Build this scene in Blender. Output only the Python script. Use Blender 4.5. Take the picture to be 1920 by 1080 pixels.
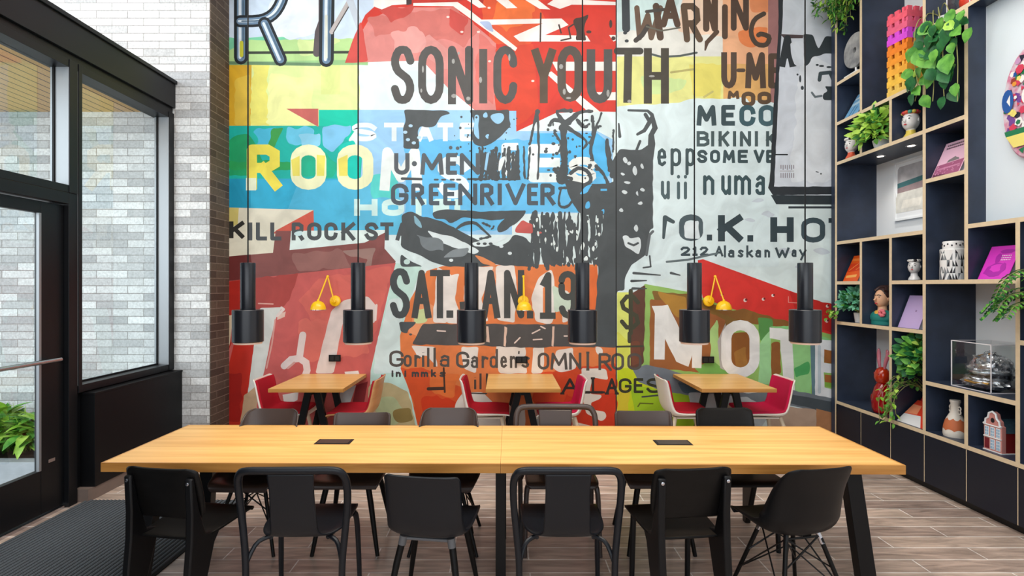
import bpy, bmesh, math, random
from mathutils import Vector, Matrix, noise
for o in list(bpy.data.objects): bpy.data.objects.remove(o, do_unlink=True)
SC = bpy.context.scene
COL = SC.collection
PI = math.pi
R = math.radians
random.seed(7)

# ------------------------------------------------------------------ camera, world, lights, exposure
EYE = 1.75; FPX = 1000.0; CX = 944.5; CY = 536.5; WALL = 5.9375; XF = 3.62
def at(px, py, Y):
    return Vector(((px-CX)*Y/FPX, Y, EYE-(py-CY)*Y/FPX))
cd = bpy.data.cameras.new('camera'); cam = bpy.data.objects.new('camera', cd); COL.objects.link(cam)
cam.location = (0, 0, EYE); cam.rotation_euler = (R(90), 0, 0)
cd.sensor_width = 36; cd.lens = FPX/1920*36
cd.shift_x = (960-CX)/1920; cd.shift_y = -(540-CY)/1920
cd.clip_start = .02
SC.camera = cam
SC.view_settings.view_transform = 'Standard'; SC.view_settings.look = 'None'
SC.view_settings.gamma = 1; SC.view_settings.use_curve_mapping = False
SC.view_settings.exposure = 0.0
w = bpy.data.worlds.new('sky'); SC.world = w; w.use_nodes = True
bg = w.node_tree.nodes['Background']; bg.inputs[0].default_value = (.80, .90, 1.0, 1); bg.inputs[1].default_value = 1.35
def area(name, loc, rot, sx, sy, watts, col):
    l = bpy.data.lights.new(name, 'AREA'); l.shape = 'RECTANGLE'; l.size = sx; l.size_y = sy; l.energy = watts; l.color = col
    o = bpy.data.objects.new(name, l); COL.objects.link(o); o.location = loc; o.rotation_euler = rot
    return o
# daylight from the glazed street front behind the photographer
area('daylight_street_windows', (-.6, -2.6, 2.9), (R(84), 0, 0), 6.0, 3.6, 100, (.95, .975, 1.0))
# daylight through the tall glazing high on the left
area('daylight_left_clerestory', (-6.2, 2.4, 4.9), (0, R(-62), 0), 2.6, 5.0, 120, (.90, .96, 1.0))
# open sky over the street outside the door
area('daylight_outside', (-6.4, -2.0, 2.9), (R(86), 0, 0), 4.5, 3.6, 360, (.92, .97, 1.0))
# unseen soft fill added under the ceiling, for the room and the mural
area('ceiling_fill_room', (.2, 2.6, 5.5), (0, 0, 0), 5.5, 2.4, 200, (1.0, .96, .90))
area('ceiling_fill_mural', (.2, 3.6, 5.5), (R(30), 0, 0), 6.0, .5, 42, (1.0, .95, .88))

# ------------------------------------------------------------------ helpers
def lin(c):
    c = c/255.0
    return c/12.92 if c <= .04045 else ((c+.055)/1.055)**2.4
def rgb(r, g, b): return (lin(r), lin(g), lin(b), 1.0)
MATS = {}
def mat(name, col, rough=.5, metal=0, spec=.5, var=0, scale=8, stretch=None, bump=0, emit=None, trans=0, ior=1.45, alpha=None, coat=0, col2=None, sheen=0):
    if name in MATS: return MATS[name]
    m = bpy.data.materials.new(name); m.use_nodes = True; nt = m.node_tree
    b = nt.nodes['Principled BSDF']
    b.inputs['Base Color'].default_value = col; b.inputs['Roughness'].default_value = rough
    b.inputs['Metallic'].default_value = metal; b.inputs['Specular IOR Level'].default_value = spec
    b.inputs['Transmission Weight'].default_value = trans; b.inputs['IOR'].default_value = ior
    b.inputs['Coat Weight'].default_value = coat; b.inputs['Sheen Weight'].default_value = sheen
    if emit: b.inputs['Emission Color'].default_value = emit[0]; b.inputs['Emission Strength'].default_value = emit[1]
    if var or bump or col2:
        tc = nt.nodes.new('ShaderNodeTexCoord'); mp = nt.nodes.new('ShaderNodeMapping')
        nt.links.new(tc.outputs['Object'], mp.inputs[0])
        if stretch: mp.inputs['Scale'].default_value = stretch
        nz = nt.nodes.new('ShaderNodeTexNoise'); nz.inputs['Scale'].default_value = scale; nz.inputs['Detail'].default_value = 5
        nt.links.new(mp.outputs[0], nz.inputs['Vector'])
        cr = nt.nodes.new('ShaderNodeValToRGB')
        c2 = col2 or tuple(min(1, c*(1+var)) for c in col[:3])+(1,)
        c1 = col if col2 else tuple(c*(1-var) for c in col[:3])+(1,)
        cr.color_ramp.elements[0].position = .35; cr.color_ramp.elements[1].position = .65
        cr.color_ramp.elements[0].color = c1; cr.color_ramp.elements[1].color = c2
        nt.links.new(nz.outputs[0], cr.inputs[0]); nt.links.new(cr.outputs[0], b.inputs['Base Color'])
        if bump:
            bp = nt.nodes.new('ShaderNodeBump'); bp.inputs['Strength'].default_value = bump; bp.inputs['Distance'].default_value = .01
            nt.links.new(nz.outputs[0], bp.inputs['Height']); nt.links.new(bp.outputs[0], b.inputs['Normal'])
    MATS[name] = m
    return m

class MB:
    """collects shapes and links them as ONE mesh object"""
    def __init__(s): s.v = []; s.f = []; s.m = []; s.c = []
    def add(s, vs, fs, m=0, c=None):
        n = len(s.v); s.v += [tuple(v) for v in vs]
        for f in fs: s.f.append(tuple(i+n for i in f)); s.m.append(m); s.c.append(c)
        return s
    def box(s, lo, hi, m=0, M=None, front=None):
        (a, b, c), (d, e, f) = lo, hi
        vs = [Vector(p) for p in ((a,b,c),(d,b,c),(d,e,c),(a,e,c),(a,b,f),(d,b,f),(d,e,f),(a,e,f))]
        if M: vs = [M @ v for v in vs]
        fs = [(0,3,2,1),(4,5,6,7),(0,1,5,4),(1,2,6,5),(2,3,7,6),(3,0,4,7)]
        s.add(vs, fs, m)
        if front is not None: s.m[-1] = front      # the -X face gets another material
        return s
    def tube(s, pts, r, seg=8, m=0, closed=False, flat=1.0):
        pts = [Vector(p) for p in pts]; n = len(pts)
        rs = list(r) if isinstance(r, (list, tuple)) else [r]*n
        vs = []; fs = []
        t0 = (pts[1]-pts[0]).normalized()
        up = Vector((0,0,1)) if abs(t0.z) < .9 else Vector((1,0,0))
        nrm = t0.cross(up).normalized()
        for i, p in enumerate(pts):
            if closed: t = (pts[(i+1) % n]-pts[i-1]).normalized()
            else: t = (pts[min(i+1, n-1)]-pts[max(i-1, 0)]).normalized()
            nrm = (nrm - t*nrm.dot(t)).normalized(); bi = t.cross(nrm)
            for k in range(seg):
                a = 2*PI*k/seg
                vs.append(p + nrm*math.cos(a)*rs[i] + bi*math.sin(a)*rs[i]*flat)
        for i in range(n if closed else n-1):
            j = (i+1) % n
            for k in range(seg):
                l = (k+1) % seg
                fs.append((i*seg+k, i*seg+l, j*seg+l, j*seg+k))
        if not closed:
            fs.append(tuple(range(seg))[::-1]); fs.append(tuple((n-1)*seg+k for k in range(seg)))
        return s.add(vs, fs, m)
    def lathe(s, prof, c=(0,0,0), seg=24, m=0, sx=1, sy=1, caps=True):
        vs = []; fs = []; n = len(prof)
        for r, z in prof:
            for k in range(seg):
                a = 2*PI*k/seg; vs.append((c[0]+r*math.cos(a)*sx, c[1]+r*math.sin(a)*sy, c[2]+z))
        for i in range(n-1):
            for k in range(seg):
                l = (k+1) % seg; fs.append((i*seg+k, i*seg+l, (i+1)*seg+l, (i+1)*seg+k))
        if caps:
            fs.append(tuple(range(seg))[::-1]); fs.append(tuple((n-1)*seg+k for k in range(seg)))
        return s.add(vs, fs, m)
    def ell(s, c, r, seg=20, rings=12, m=0, M=None, fn=None):
        vs = []; fs = []
        for i in range(1, rings):
            t = PI*i/rings
            for k in range(seg):
                a = 2*PI*k/seg
                d = Vector((math.sin(t)*math.cos(a), math.sin(t)*math.sin(a), -math.cos(t)))
                q = 1 if fn is None else fn(d)
                vs.append(Vector((d.x*r[0]*q, d.y*r[1]*q, d.z*r[2]*q)))
        q0 = 1 if fn is None else fn(Vector((0,0,-1))); q1 = 1 if fn is None else fn(Vector((0,0,1)))
        vs += [Vector((0,0,-r[2]*q0)), Vector((0,0,r[2]*q1))]
        if M: vs = [M @ v for v in vs]
        vs = [v+Vector(c) for v in vs]
        for i in range(rings-2):
            for k in range(seg):
                l = (k+1) % seg; fs.append((i*seg+k, i*seg+l, (i+1)*seg+l, (i+1)*seg+k))
        b, t = len(vs)-2, len(vs)-1
        for k in range(seg):
            l = (k+1) % seg; fs.append((b, l, k)); fs.append((t, (rings-2)*seg+k, (rings-2)*seg+l))
        return s.add(vs, fs, m)
    def prism(s, pts, a, b, axis='x', m=0, M=None):
        n = len(pts)
        def mk(u, v, w):
            return Vector((w,u,v)) if axis == 'x' else Vector((u,w,v)) if axis == 'y' else Vector((u,v,w))
        vs = [mk(u,v,a) for u,v in pts]+[mk(u,v,b) for u,v in pts]
        if M: vs = [M @ v for v in vs]
        fs = [tuple(range(n)), tuple(range(2*n-1, n-1, -1))]
        for i in range(n):
            j = (i+1) % n; fs.append((j, i, i+n, j+n))
        return s.add(vs, fs, m)
    def grid(s, fn, nu, nv, m=0):
        vs = [fn(i/(nu-1), j/(nv-1)) for i in range(nu) for j in range(nv)]
        fs = [(i*nv+j, (i+1)*nv+j, (i+1)*nv+j+1, i*nv+j+1) for i in range(nu-1) for j in range(nv-1)]
        return s.add(vs, fs, m)
    def build(s, name, mats, parent=None, smooth=35, bevel=0, solid=0, sub=0, fix=True, cols=False, offset=0):
        me = bpy.data.meshes.new(name); me.from_pydata(s.v, [], s.f)
        for m in (mats if isinstance(mats, (list, tuple)) else [mats]): me.materials.append(m)
        me.polygons.foreach_set('material_index', s.m)
        if cols:
            at_ = me.color_attributes.new('paint', 'FLOAT_COLOR', 'CORNER')
            for p in me.polygons:
                for li in p.loop_indices: at_.data[li].color = s.c[p.index] or (1,1,1,1)
        if fix:
            bm = bmesh.new(); bm.from_mesh(me); bmesh.ops.recalc_face_normals(bm, faces=bm.faces); bm.to_mesh(me); bm.free()
        if smooth:
            me.polygons.foreach_set('use_smooth', [True]*len(me.polygons)); me.set_sharp_from_angle(angle=R(smooth))
        me.update()
        o = bpy.data.objects.new(name, me); COL.objects.link(o)
        if parent: o.parent = parent
        if solid:
            md = o.modifiers.new('solid', 'SOLIDIFY'); md.thickness = solid; md.offset = offset
        if bevel:
            md = o.modifiers.new('bevel', 'BEVEL'); md.width = bevel; md.segments = 2; md.limit_method = 'ANGLE'; md.angle_limit = R(40)
        if sub:
            md = o.modifiers.new('sub', 'SUBSURF'); md.levels = sub; md.render_levels = sub
        return o
def tag(o, label=None, cat=None, group=None, kind=None):
    if label: o['label'] = label
    if cat: o['category'] = cat
    if group: o['group'] = group
    if kind: o['kind'] = kind
    return o
def thing(name, label, cat, loc=(0,0,0), rz=0, group=None, scale=1):
    o = bpy.data.objects.new(name, None); COL.objects.link(o); o.empty_display_size = .1
    o.location = loc; o.rotation_euler = (0,0,rz); o.scale = (scale,)*3
    return tag(o, label, cat, group)
def dup(o, parent=None):
    c = o.copy(); COL.objects.link(c)
    if parent: c.parent = parent
    for ch in list(o.children): dup(ch, c)
    return c
def cat_rom(pts, n):
    """n samples of a Catmull-Rom curve through tuples"""
    out = []; k = len(pts)-1
    for i in range(n):
        t = i/(n-1)*k; j = min(int(t), k-1); u = t-j
        p0 = pts[max(j-1,0)]; p1 = pts[j]; p2 = pts[j+1]; p3 = pts[min(j+2,k)]
        out.append(tuple(.5*((2*b)+(c-a)*u+(2*a-5*b+4*c-d)*u*u+(3*b-a-3*c+d)*u**3) for a,b,c,d in zip(p0,p1,p2,p3)))
    return out

# ------------------------------------------------------------------ materials of the shell
def brick_mat(name, ca, cb2, cm):
    m = bpy.data.materials.new(name); m.use_nodes = True; nt = m.node_tree; N = nt.nodes; L = nt.links
    b = N['Principled BSDF']; b.inputs['Roughness'].default_value = .75
    g = N.new('ShaderNodeNewGeometry'); sp = N.new('ShaderNodeSeparateXYZ'); L.new(g.outputs['Position'], sp.inputs[0])
    ad = N.new('ShaderNodeMath'); ad.operation = 'ADD'; L.new(sp.outputs[0], ad.inputs[0]); L.new(sp.outputs[1], ad.inputs[1])
    cb = N.new('ShaderNodeCombineXYZ'); L.new(ad.outputs[0], cb.inputs[0]); L.new(sp.outputs[2], cb.inputs[1])
    def bt(c1, c2, mo):
        t = N.new('ShaderNodeTexBrick'); t.inputs['Scale'].default_value = 1; t.inputs['Brick Width'].default_value = .328
        t.inputs['Row Height'].default_value = .0797; t.inputs['Mortar Size'].default_value = .0042; t.inputs['Mortar Smooth'].default_value = .2
        t.inputs['Color1'].default_value = c1; t.inputs['Color2'].default_value = c2; t.inputs['Mortar'].default_value = mo
        t.offset = .5; L.new(cb.outputs[0], t.inputs['Vector']); return t
    t1 = bt(ca, cb2, cm)
    nz = N.new('ShaderNodeTexNoise'); nz.inputs['Scale'].default_value = 60; nz.inputs['Detail'].default_value = 6
    L.new(g.outputs['Position'], nz.inputs['Vector'])
    nr = N.new('ShaderNodeMapRange'); nr.inputs[1].default_value = .3; nr.inputs[2].default_value = .7; nr.inputs[3].default_value = .78; nr.inputs[4].default_value = 1.12
    L.new(nz.outputs[0], nr.inputs[0])
    mx = N.new('ShaderNodeMix'); mx.data_type = 'RGBA'; mx.blend_type = 'MULTIPLY'; mx.inputs[0].default_value = 1
    L.new(t1.outputs['Color'], mx.inputs[6]); L.new(nr.outputs[0], mx.inputs[7]); L.new(mx.outputs[2], b.inputs['Base Color'])
    bp = N.new('ShaderNodeBump'); bp.inputs['Strength'].default_value = .6; bp.inputs['Distance'].default_value = .006; bp.invert = True
    L.new(t1.outputs['Fac'], bp.inputs['Height']); L.new(bp.outputs[0], b.inputs['Normal'])
    return m
def floor_mat():
    m = bpy.data.materials.new('wood_look_tile'); m.use_nodes = True; nt = m.node_tree; N = nt.nodes; L = nt.links
    b = N['Principled BSDF']; b.inputs['Roughness'].default_value = .30
    tc = N.new('ShaderNodeTexCoord')
    mp = N.new('ShaderNodeMapping'); mp.inputs['Location'].default_value = (-3.10+.98*4, -4.168*.78125+.156*40, 0); L.new(tc.outputs['Object'], mp.inputs[0])
    t = N.new('ShaderNodeTexBrick'); t.inputs['Scale'].default_value = 1; t.inputs['Brick Width'].default_value = .98; t.inputs['Row Height'].default_value = .156
    t.inputs['Mortar Size'].default_value = .0042; t.inputs['Mortar Smooth'].default_value = .1
    t.inputs['Color1'].default_value = rgb(202,180,164); t.inputs['Color2'].default_value = rgb(166,145,134); t.inputs['Mortar'].default_value = rgb(240,234,228)
    L.new(mp.outputs[0], t.inputs['Vector'])
    m2 = N.new('ShaderNodeMapping'); m2.inputs['Scale'].default_value = (1.6, 9, 1); L.new(tc.outputs['Object'], m2.inputs[0])
    nz = N.new('ShaderNodeTexNoise'); nz.inputs['Scale'].default_value = 2.2; nz.inputs['Detail'].default_value = 8; nz.inputs['Distortion'].default_value = .8
    L.new(m2.outputs[0], nz.inputs['Vector'])
    nr = N.new('ShaderNodeMapRange'); nr.inputs[1].default_value = .3; nr.inputs[2].default_value = .7; nr.inputs[3].default_value = .62; nr.inputs[4].default_value = 1.3
    L.new(nz.outputs[0], nr.inputs[0])
    mx = N.new('ShaderNodeMix'); mx.data_type = 'RGBA'; mx.blend_type = 'MULTIPLY'; mx.inputs[0].default_value = 1
    L.new(t.outputs['Color'], mx.inputs[6]); L.new(nr.outputs[0], mx.inputs[7]); L.new(mx.outputs[2], b.inputs['Base Color'])
    bp = N.new('ShaderNodeBump'); bp.inputs['Strength'].default_value = .3; bp.inputs['Distance'].default_value = .003; bp.invert = True
    L.new(t.outputs['Fac'], bp.inputs['Height']); L.new(bp.outputs[0], b.inputs['Normal'])
    return m
def stripe_mat(name, c1, c2, per, axis, duty=.5, rough=.7):
    m = bpy.data.materials.new(name); m.use_nodes = True; nt = m.node_tree; N = nt.nodes; L = nt.links
    b = N['Principled BSDF']; b.inputs['Roughness'].default_value = rough
    g = N.new('ShaderNodeTexCoord'); sp = N.new('ShaderNodeSeparateXYZ'); L.new(g.outputs['Object'], sp.inputs[0])
    d = N.new('ShaderNodeMath'); d.operation = 'DIVIDE'; d.inputs[1].default_value = per; L.new(sp.outputs[axis], d.inputs[0])
    fr = N.new('ShaderNodeMath'); fr.operation = 'FRACT'; L.new(d.outputs[0], fr.inputs[0])
    gt = N.new('ShaderNodeMath'); gt.operation = 'GREATER_THAN'; gt.inputs[1].default_value = duty; L.new(fr.outputs[0], gt.inputs[0])
    nz = N.new('ShaderNodeTexNoise'); nz.inputs['Scale'].default_value = 90; L.new(g.outputs['Object'], nz.inputs['Vector'])
    mx = N.new('ShaderNodeMix'); mx.data_type = 'RGBA'; mx.inputs[6].default_value = c1; mx.inputs[7].default_value = c2; L.new(gt.outputs[0], mx.inputs[0])
    nr = N.new('ShaderNodeMapRange'); nr.inputs[3].default_value = .6; nr.inputs[4].default_value = 1.4; L.new(nz.outputs[0], nr.inputs[0])
    m2 = N.new('ShaderNodeMix'); m2.data_type = 'RGBA'; m2.blend_type = 'MULTIPLY'; m2.inputs[0].default_value = 1
    L.new(mx.outputs[2], m2.inputs[6]); L.new(nr.outputs[0], m2.inputs[7]); L.new(m2.outputs[2], b.inputs['Base Color'])
    return m
def glass_mat(name, tint=(1,1,1,1), k=1.0):
    m = bpy.data.materials.new(name); m.use_nodes = True; nt = m.node_tree; N = nt.nodes; L = nt.links
    for n in list(N):
        if n.type != 'OUTPUT_MATERIAL': N.remove(n)
    tr = N.new('ShaderNodeBsdfTransparent'); tr.inputs[0].default_value = tint
    gl = N.new('ShaderNodeBsdfGlossy'); gl.inputs['Roughness'].default_value = .0
    fr = N.new('ShaderNodeFresnel'); fr.inputs['IOR'].default_value = 1.5
    mu = N.new('ShaderNodeMath'); mu.operation = 'MULTIPLY'; mu.use_clamp = True; mu.inputs[1].default_value = k; L.new(fr.outputs[0], mu.inputs[0])
    ge = N.new('ShaderNodeNewGeometry'); iv = N.new('ShaderNodeMath'); iv.operation = 'SUBTRACT'; iv.inputs[0].default_value = 1; L.new(ge.outputs['Backfacing'], iv.inputs[1])
    m2 = N.new('ShaderNodeMath'); m2.operation = 'MULTIPLY'; L.new(mu.outputs[0], m2.inputs[0]); L.new(iv.outputs[0], m2.inputs[1])
    mx = N.new('ShaderNodeMixShader'); L.new(m2.outputs[0], mx.inputs[0]); L.new(tr.outputs[0], mx.inputs[1]); L.new(gl.outputs[0], mx.inputs[2])
    L.new(mx.outputs[0], N['Material Output'].inputs[0])
    return m
def wood_mat(name, c1, c2, axis_scale, rough=.38):
    m = bpy.data.materials.new(name); m.use_nodes = True; nt = m.node_tree; N = nt.nodes; L = nt.links
    b = N['Principled BSDF']; b.inputs['Roughness'].default_value = rough; b.inputs['Specular IOR Level'].default_value = .35
    tc = N.new('ShaderNodeTexCoord'); mp = N.new('ShaderNodeMapping'); mp.inputs['Scale'].default_value = axis_scale; L.new(tc.outputs['Object'], mp.inputs[0])
    nz = N.new('ShaderNodeTexNoise'); nz.inputs['Scale'].default_value = 1; nz.inputs['Detail'].default_value = 7; nz.inputs['Distortion'].default_value = .4
    L.new(mp.outputs[0], nz.inputs['Vector'])
    cr = N.new('ShaderNodeValToRGB'); cr.color_ramp.elements[0].position = .3; cr.color_ramp.elements[1].position = .7
    cr.color_ramp.elements[0].color = c1; cr.color_ramp.elements[1].color = c2
    L.new(nz.outputs[0], cr.inputs[0]); L.new(cr.outputs[0], b.inputs['Base Color'])
    return m
BRICK = brick_mat('pale_brick', rgb(236,237,236), rgb(176,177,178), rgb(158,155,152)); BRICK_SHADE = brick_mat('shaded_brick', rgb(96,82,70), rgb(70,56,48), rgb(128,112,100)); FLOOR = floor_mat(); GLASS = glass_mat('window_glass', (.96,.99,.99,1), 2.0); ACRYL = glass_mat('clear_acrylic', (.97,.98,.98,1), 1.0)
BLACKM = mat('black_metal', rgb(13,13,15), .42, 0, .3)
DARKF = mat('black_frame_paint', rgb(15,16,19), .4, 0, .4)
GREYF = mat('grey_anodised_frame', rgb(150,152,155), .4, .6)
BLACKP = mat('black_plastic', rgb(13,13,15), .42, spec=.28)
BLACKW = mat('black_stained_wood', rgb(12,11,11), .45, spec=.25, var=.25, scale=6, stretch=(1,1,12))
DGREYP = mat('dark_grey_plastic', rgb(19,22,28), .38, spec=.4)
BROWNP = mat('dark_brown_plastic', rgb(60,49,46), .33)
SATIN = mat('black_lamp_enamel', rgb(27,29,35), .27, 0, .6)
WHITE = mat('white_paint', rgb(238,240,241), .6)
PLY = mat('plywood_edge', rgb(224,202,168), .5, var=.04, scale=30)
LAMI = mat('black_laminate', rgb(45,54,72), .36, var=.2, scale=5)
CHROME = mat('polished_steel', rgb(200,200,205), .22, 1)
OAK = wood_mat('oak_veneer', rgb(216,162,90), rgb(240,194,122), (1.2, 26, 6))
OAKE = wood_mat('oak_edge', rgb(172,116,54), rgb(204,146,76), (2, 30, 30))
PALEW = wood_mat('pale_ash', rgb(214,196,170), rgb(232,216,192), (20, 20, 3))

# ------------------------------------------------------------------ the setting
def struct(o): return tag(o, kind='structure')
XL = -3.44; XG = -3.57; YP = 5.559; XC = -3.055; CEIL = 5.6
struct(MB().box((-3.47,-3.6,-.1), (4.12,6.05,0)).build('floor', FLOOR, smooth=0))
struct(MB().box((-3.9,-3.6,CEIL), (4.12,6.1,CEIL+.1)).build('ceiling', mat('ceiling_paint', rgb(225,225,222), .8), smooth=0))
struct(MB().box((XC,WALL+.03,0), (4.12,6.1,CEIL)).build('wall_back', WHITE, smooth=0))
struct(MB().box((4.06,-3.6,0), (4.16,5.97,CEIL)).build('wall_right', WHITE, smooth=0))
struct(MB().box((-8.5,YP,-.1), (XC-.012,6.1,CEIL)).build('wall_left', BRICK, smooth=0))
struct(MB().box((XC-.012,YP+.004,0), (XC,WALL+.03,CEIL)).build('wall_left_return', BRICK_SHADE, smooth=0))  # the return's shade is put into a darker, browner copy of the pale brick
# street front behind the camera: piers and a header around wide openings
f = MB()
for a, b in ((-3.6,-3.3), (-.8,-.5), (1.9,2.2), (3.9,4.1)): f.box((a,-3.6,0), (b,-3.4,CEIL))
f.box((-3.6,-3.6,4.9), (4.1,-3.4,CEIL)); f.box((-3.6,-3.6,0), (4.1,-3.4,.4))
struct(f.build('wall_front', WHITE, smooth=0))
# left window wall
h = MB(); h.box((-3.60,-3.4,3.60), (-3.42,YP,3.85)); h.box((-3.60,-3.4,3.85), (-3.40,YP,3.885))
h.box((-3.58,-3.4,3.545), (-3.45,YP,3.60))
struct(h.build('trim_1', DARKF, smooth=0, bevel=.003))
def winframe(name, y0, y1, z0, z1, fw=.06):
    fr = MB()
    fr.box((XG-.04,y0,z0), (XL,y1,z0+fw)); fr.box((XG-.04,y0,z1-fw), (XL,y1,z1))
    fr.box((XG-.02,y0,z0), (XL-.002,y0+.03,z1), 1); fr.box((XG-.02,y1-.08,z0), (XL-.002,y1-.012,z1), 1)
    fr.box((XL-.002,y1-.08,z0), (XL+.006,y1,z1), 0); fr.box((XL-.002,y0,z0), (XL+.006,y0+.035,z1), 0)
    o = struct(fr.build(name, [DARKF, GREYF], smooth=0, bevel=.002))
    p = MB().box((XG-.006,y0+.03,z0+fw), (XG+.006,y1-.08,z1-fw)).build('glass_pane', GLASS, o, smooth=0)
    gk = MB()
    gk.box((XG+.006,y1-.092,z0+fw), (XG+.02,y1-.08,z1-fw)); gk.box((XG+.006,y0+.03,z0+fw), (XG+.02,y1-.08,z0+fw+.014))
    gk.build('glazing_gasket', BLACKP, o, smooth=0)
    return o
winframe('window_1', 4.312, YP, .885, 3.545)
winframe('window_2', 2.4, 4.30, 2.49, 3.545)
# glazed door under the transom
fr = MB(); fr.box((XG-.03,4.22,0), (XL,4.305,2.49)); fr.box((XG-.03,3.11,2.40), (XL,4.22,2.49)); fr.box((XG-.03,3.03,0), (XL,3.11,2.49))
struct(fr.build('trim_2', DARKF, smooth=0, bevel=.003))
d = MB(); dx0, dx1 = -3.53, -3.48
d.box((dx0,4.01,.03), (dx1,4.212,2.39)); d.box((dx0,3.12,.03), (dx1,3.24,2.39)); d.box((dx0,3.24,2.30), (dx1,4.01,2.39)); d.box((dx0,3.24,.03), (dx1,4.01,.36))
door = struct(d.build('door_1', DARKF, smooth=0, bevel=.003))
MB().box((-3.511,3.24,.36), (-3.499,4.01,2.30)).build('glass_pane', GLASS, door, smooth=0)
g = MB(); g.box((-3.499,3.992,.36), (-3.478,4.012,2.30)); g.build('door_bead', GREYF, door, smooth=0)
hb = MB(); hb.tube([(-3.42,3.22,1.185),(-3.42,4.117,1.185)], .017, 12)
for y in (3.3, 4.06): hb.tube([(-3.42,y,1.185),(-3.485,y,1.185)], .011, 8)
tag(hb.build('push_bar', CHROME, door), 'brushed steel push bar')
MB().box((-3.482,4.07,.40), (-3.474,4.13,.425)).build('door_plate', CHROME, door, smooth=0)
MB().box((-3.60,3.11,0), (-3.46,4.22,.022)).build('threshold', CHROME, None, smooth=0); struct(bpy.data.objects['threshold']); bpy.data.objects['threshold'].name = 'trim_3'
struct(MB().box((-3.62,-3.4,0), (-3.46,3.03,3.545)).build('wall_left_front', DARKF, smooth=0))
struct(MB().box((-3.62,4.3,0), (-3.472,YP,.885)).build('wall_left_window', DARKF, smooth=0))
# black boxed ledge below the window, tiled base under it
hc = MB().box((-3.472,4.370,.105), (-3.35,YP-.002,.86)); hc.box((-3.472,4.364,.86), (-3.344,YP-.002,.877))
struct(hc.build('trim_4', mat('black_cladding', rgb(9,9,12), .5, spec=.3), smooth=0, bevel=.002))
struct(MB().box((-3.472,4.315,0), (-3.362,YP-.002,.105)).build('baseboard_left', mat('tile_base', rgb(120,104,96), .5, var=.15, scale=5), smooth=0))
# ribbed entrance mat
MAT = stripe_mat('ribbed_mat_fibre', rgb(30,32,35), rgb(74,78,82), .032, 0, .45, .9)
mm = MB()
mm.box((-3.40,-1.0,.0), (-2.10,4.344,.008), 0)
n = int(1.28/.032)
for i in range(n):
    x = -3.392+i*.032; mm.prism([(x,.008),(x+.018,.008),(x+.014,.014),(x+.004,.014)], -1.0, 4.34, 'y', 1)
tag(mm.build('entrance_mat', [mat('charcoal_mat_base', rgb(24,25,27), .95), mat('charcoal_mat_fibre', rgb(84,90,96), .95, var=.35, scale=220)], smooth=0), 'charcoal ribbed entrance mat on the floor inside the glass door', 'mat')
# outdoors beyond the glass: paving, soffit, planting bed
struct(MB().box((-9,-3.6,-.12), (-3.47,YP,-.02)).build('ground_outside', mat('concrete_paving', rgb(176,178,180), .8, var=.1, scale=3), smooth=0))
SOFF = stripe_mat('cedar_slats', rgb(60,44,30), rgb(216,172,112), .11, 0, .12, .6)
struct(MB().box((-8.5,3.4,3.566), (-3.62,YP,3.64)).build('ceiling_outside', SOFF, smooth=0))
bed = MB(); bed.box((-8.0,4.69,-.02), (-3.75,4.81,.20)); bed.box((-3.9,4.81,-.02), (-3.75,YP-.002,.20)); bed.box((-8.0,4.81,-.02), (-3.9,YP-.002,.15), 1)
struct(bed.build('trim_5', [mat('cast_concrete', rgb(170,174,178), .8, var=.1, scale=9), mat('soil', rgb(58,44,34), .95, var=.3, scale=40)], smooth=0, bevel=.004))
# ------------------------------------------------------------------ leaves
def leafmat(n, c, c2): return mat(n, c, .42, col2=c2, scale=14, spec=.4)
LF = [leafmat('leaf_green', rgb(66,130,48), rgb(112,176,70)), leafmat('leaf_lime', rgb(136,188,58), rgb(186,220,98)),
      leafmat('leaf_dark', rgb(26,84,44), rgb(44,116,58)), leafmat('leaf_teal', rgb(70,150,116), rgb(130,196,160))]
STEMM = mat('plant_stem', rgb(150,150,90), .6)
def leaf(mb, p, d, ln, wd, m, fold=.18, droop=.25, up=None):
    """one leaf: pointed blade with a midrib fold, starting at p along d"""
    d = Vector(d).normalized(); up = up or Vector((0,0,1))
    s = d.cross(up)
    s = Vector((1,0,0)) if s.length < .05 else s.normalized()
    n = s.cross(d).normalized(); p = Vector(p); vs = []
    for t, k in ((0,.06), (.22,.8), (.48,1), (.75,.66), (1,.02)):
        c = p + d*ln*t - n*droop*ln*t*t
        vs += [c - s*wd*.5*k + n*fold*wd*k, c, c + s*wd*.5*k + n*fold*wd*k]
    fs = []
    for i in range(4):
        for j in range(2): fs.append((i*3+j, (i+1)*3+j, (i+1)*3+j+1, i*3+j+1))
    mb.add(vs, fs, m)
def rnd(a, b): return random.uniform(a, b)
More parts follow.
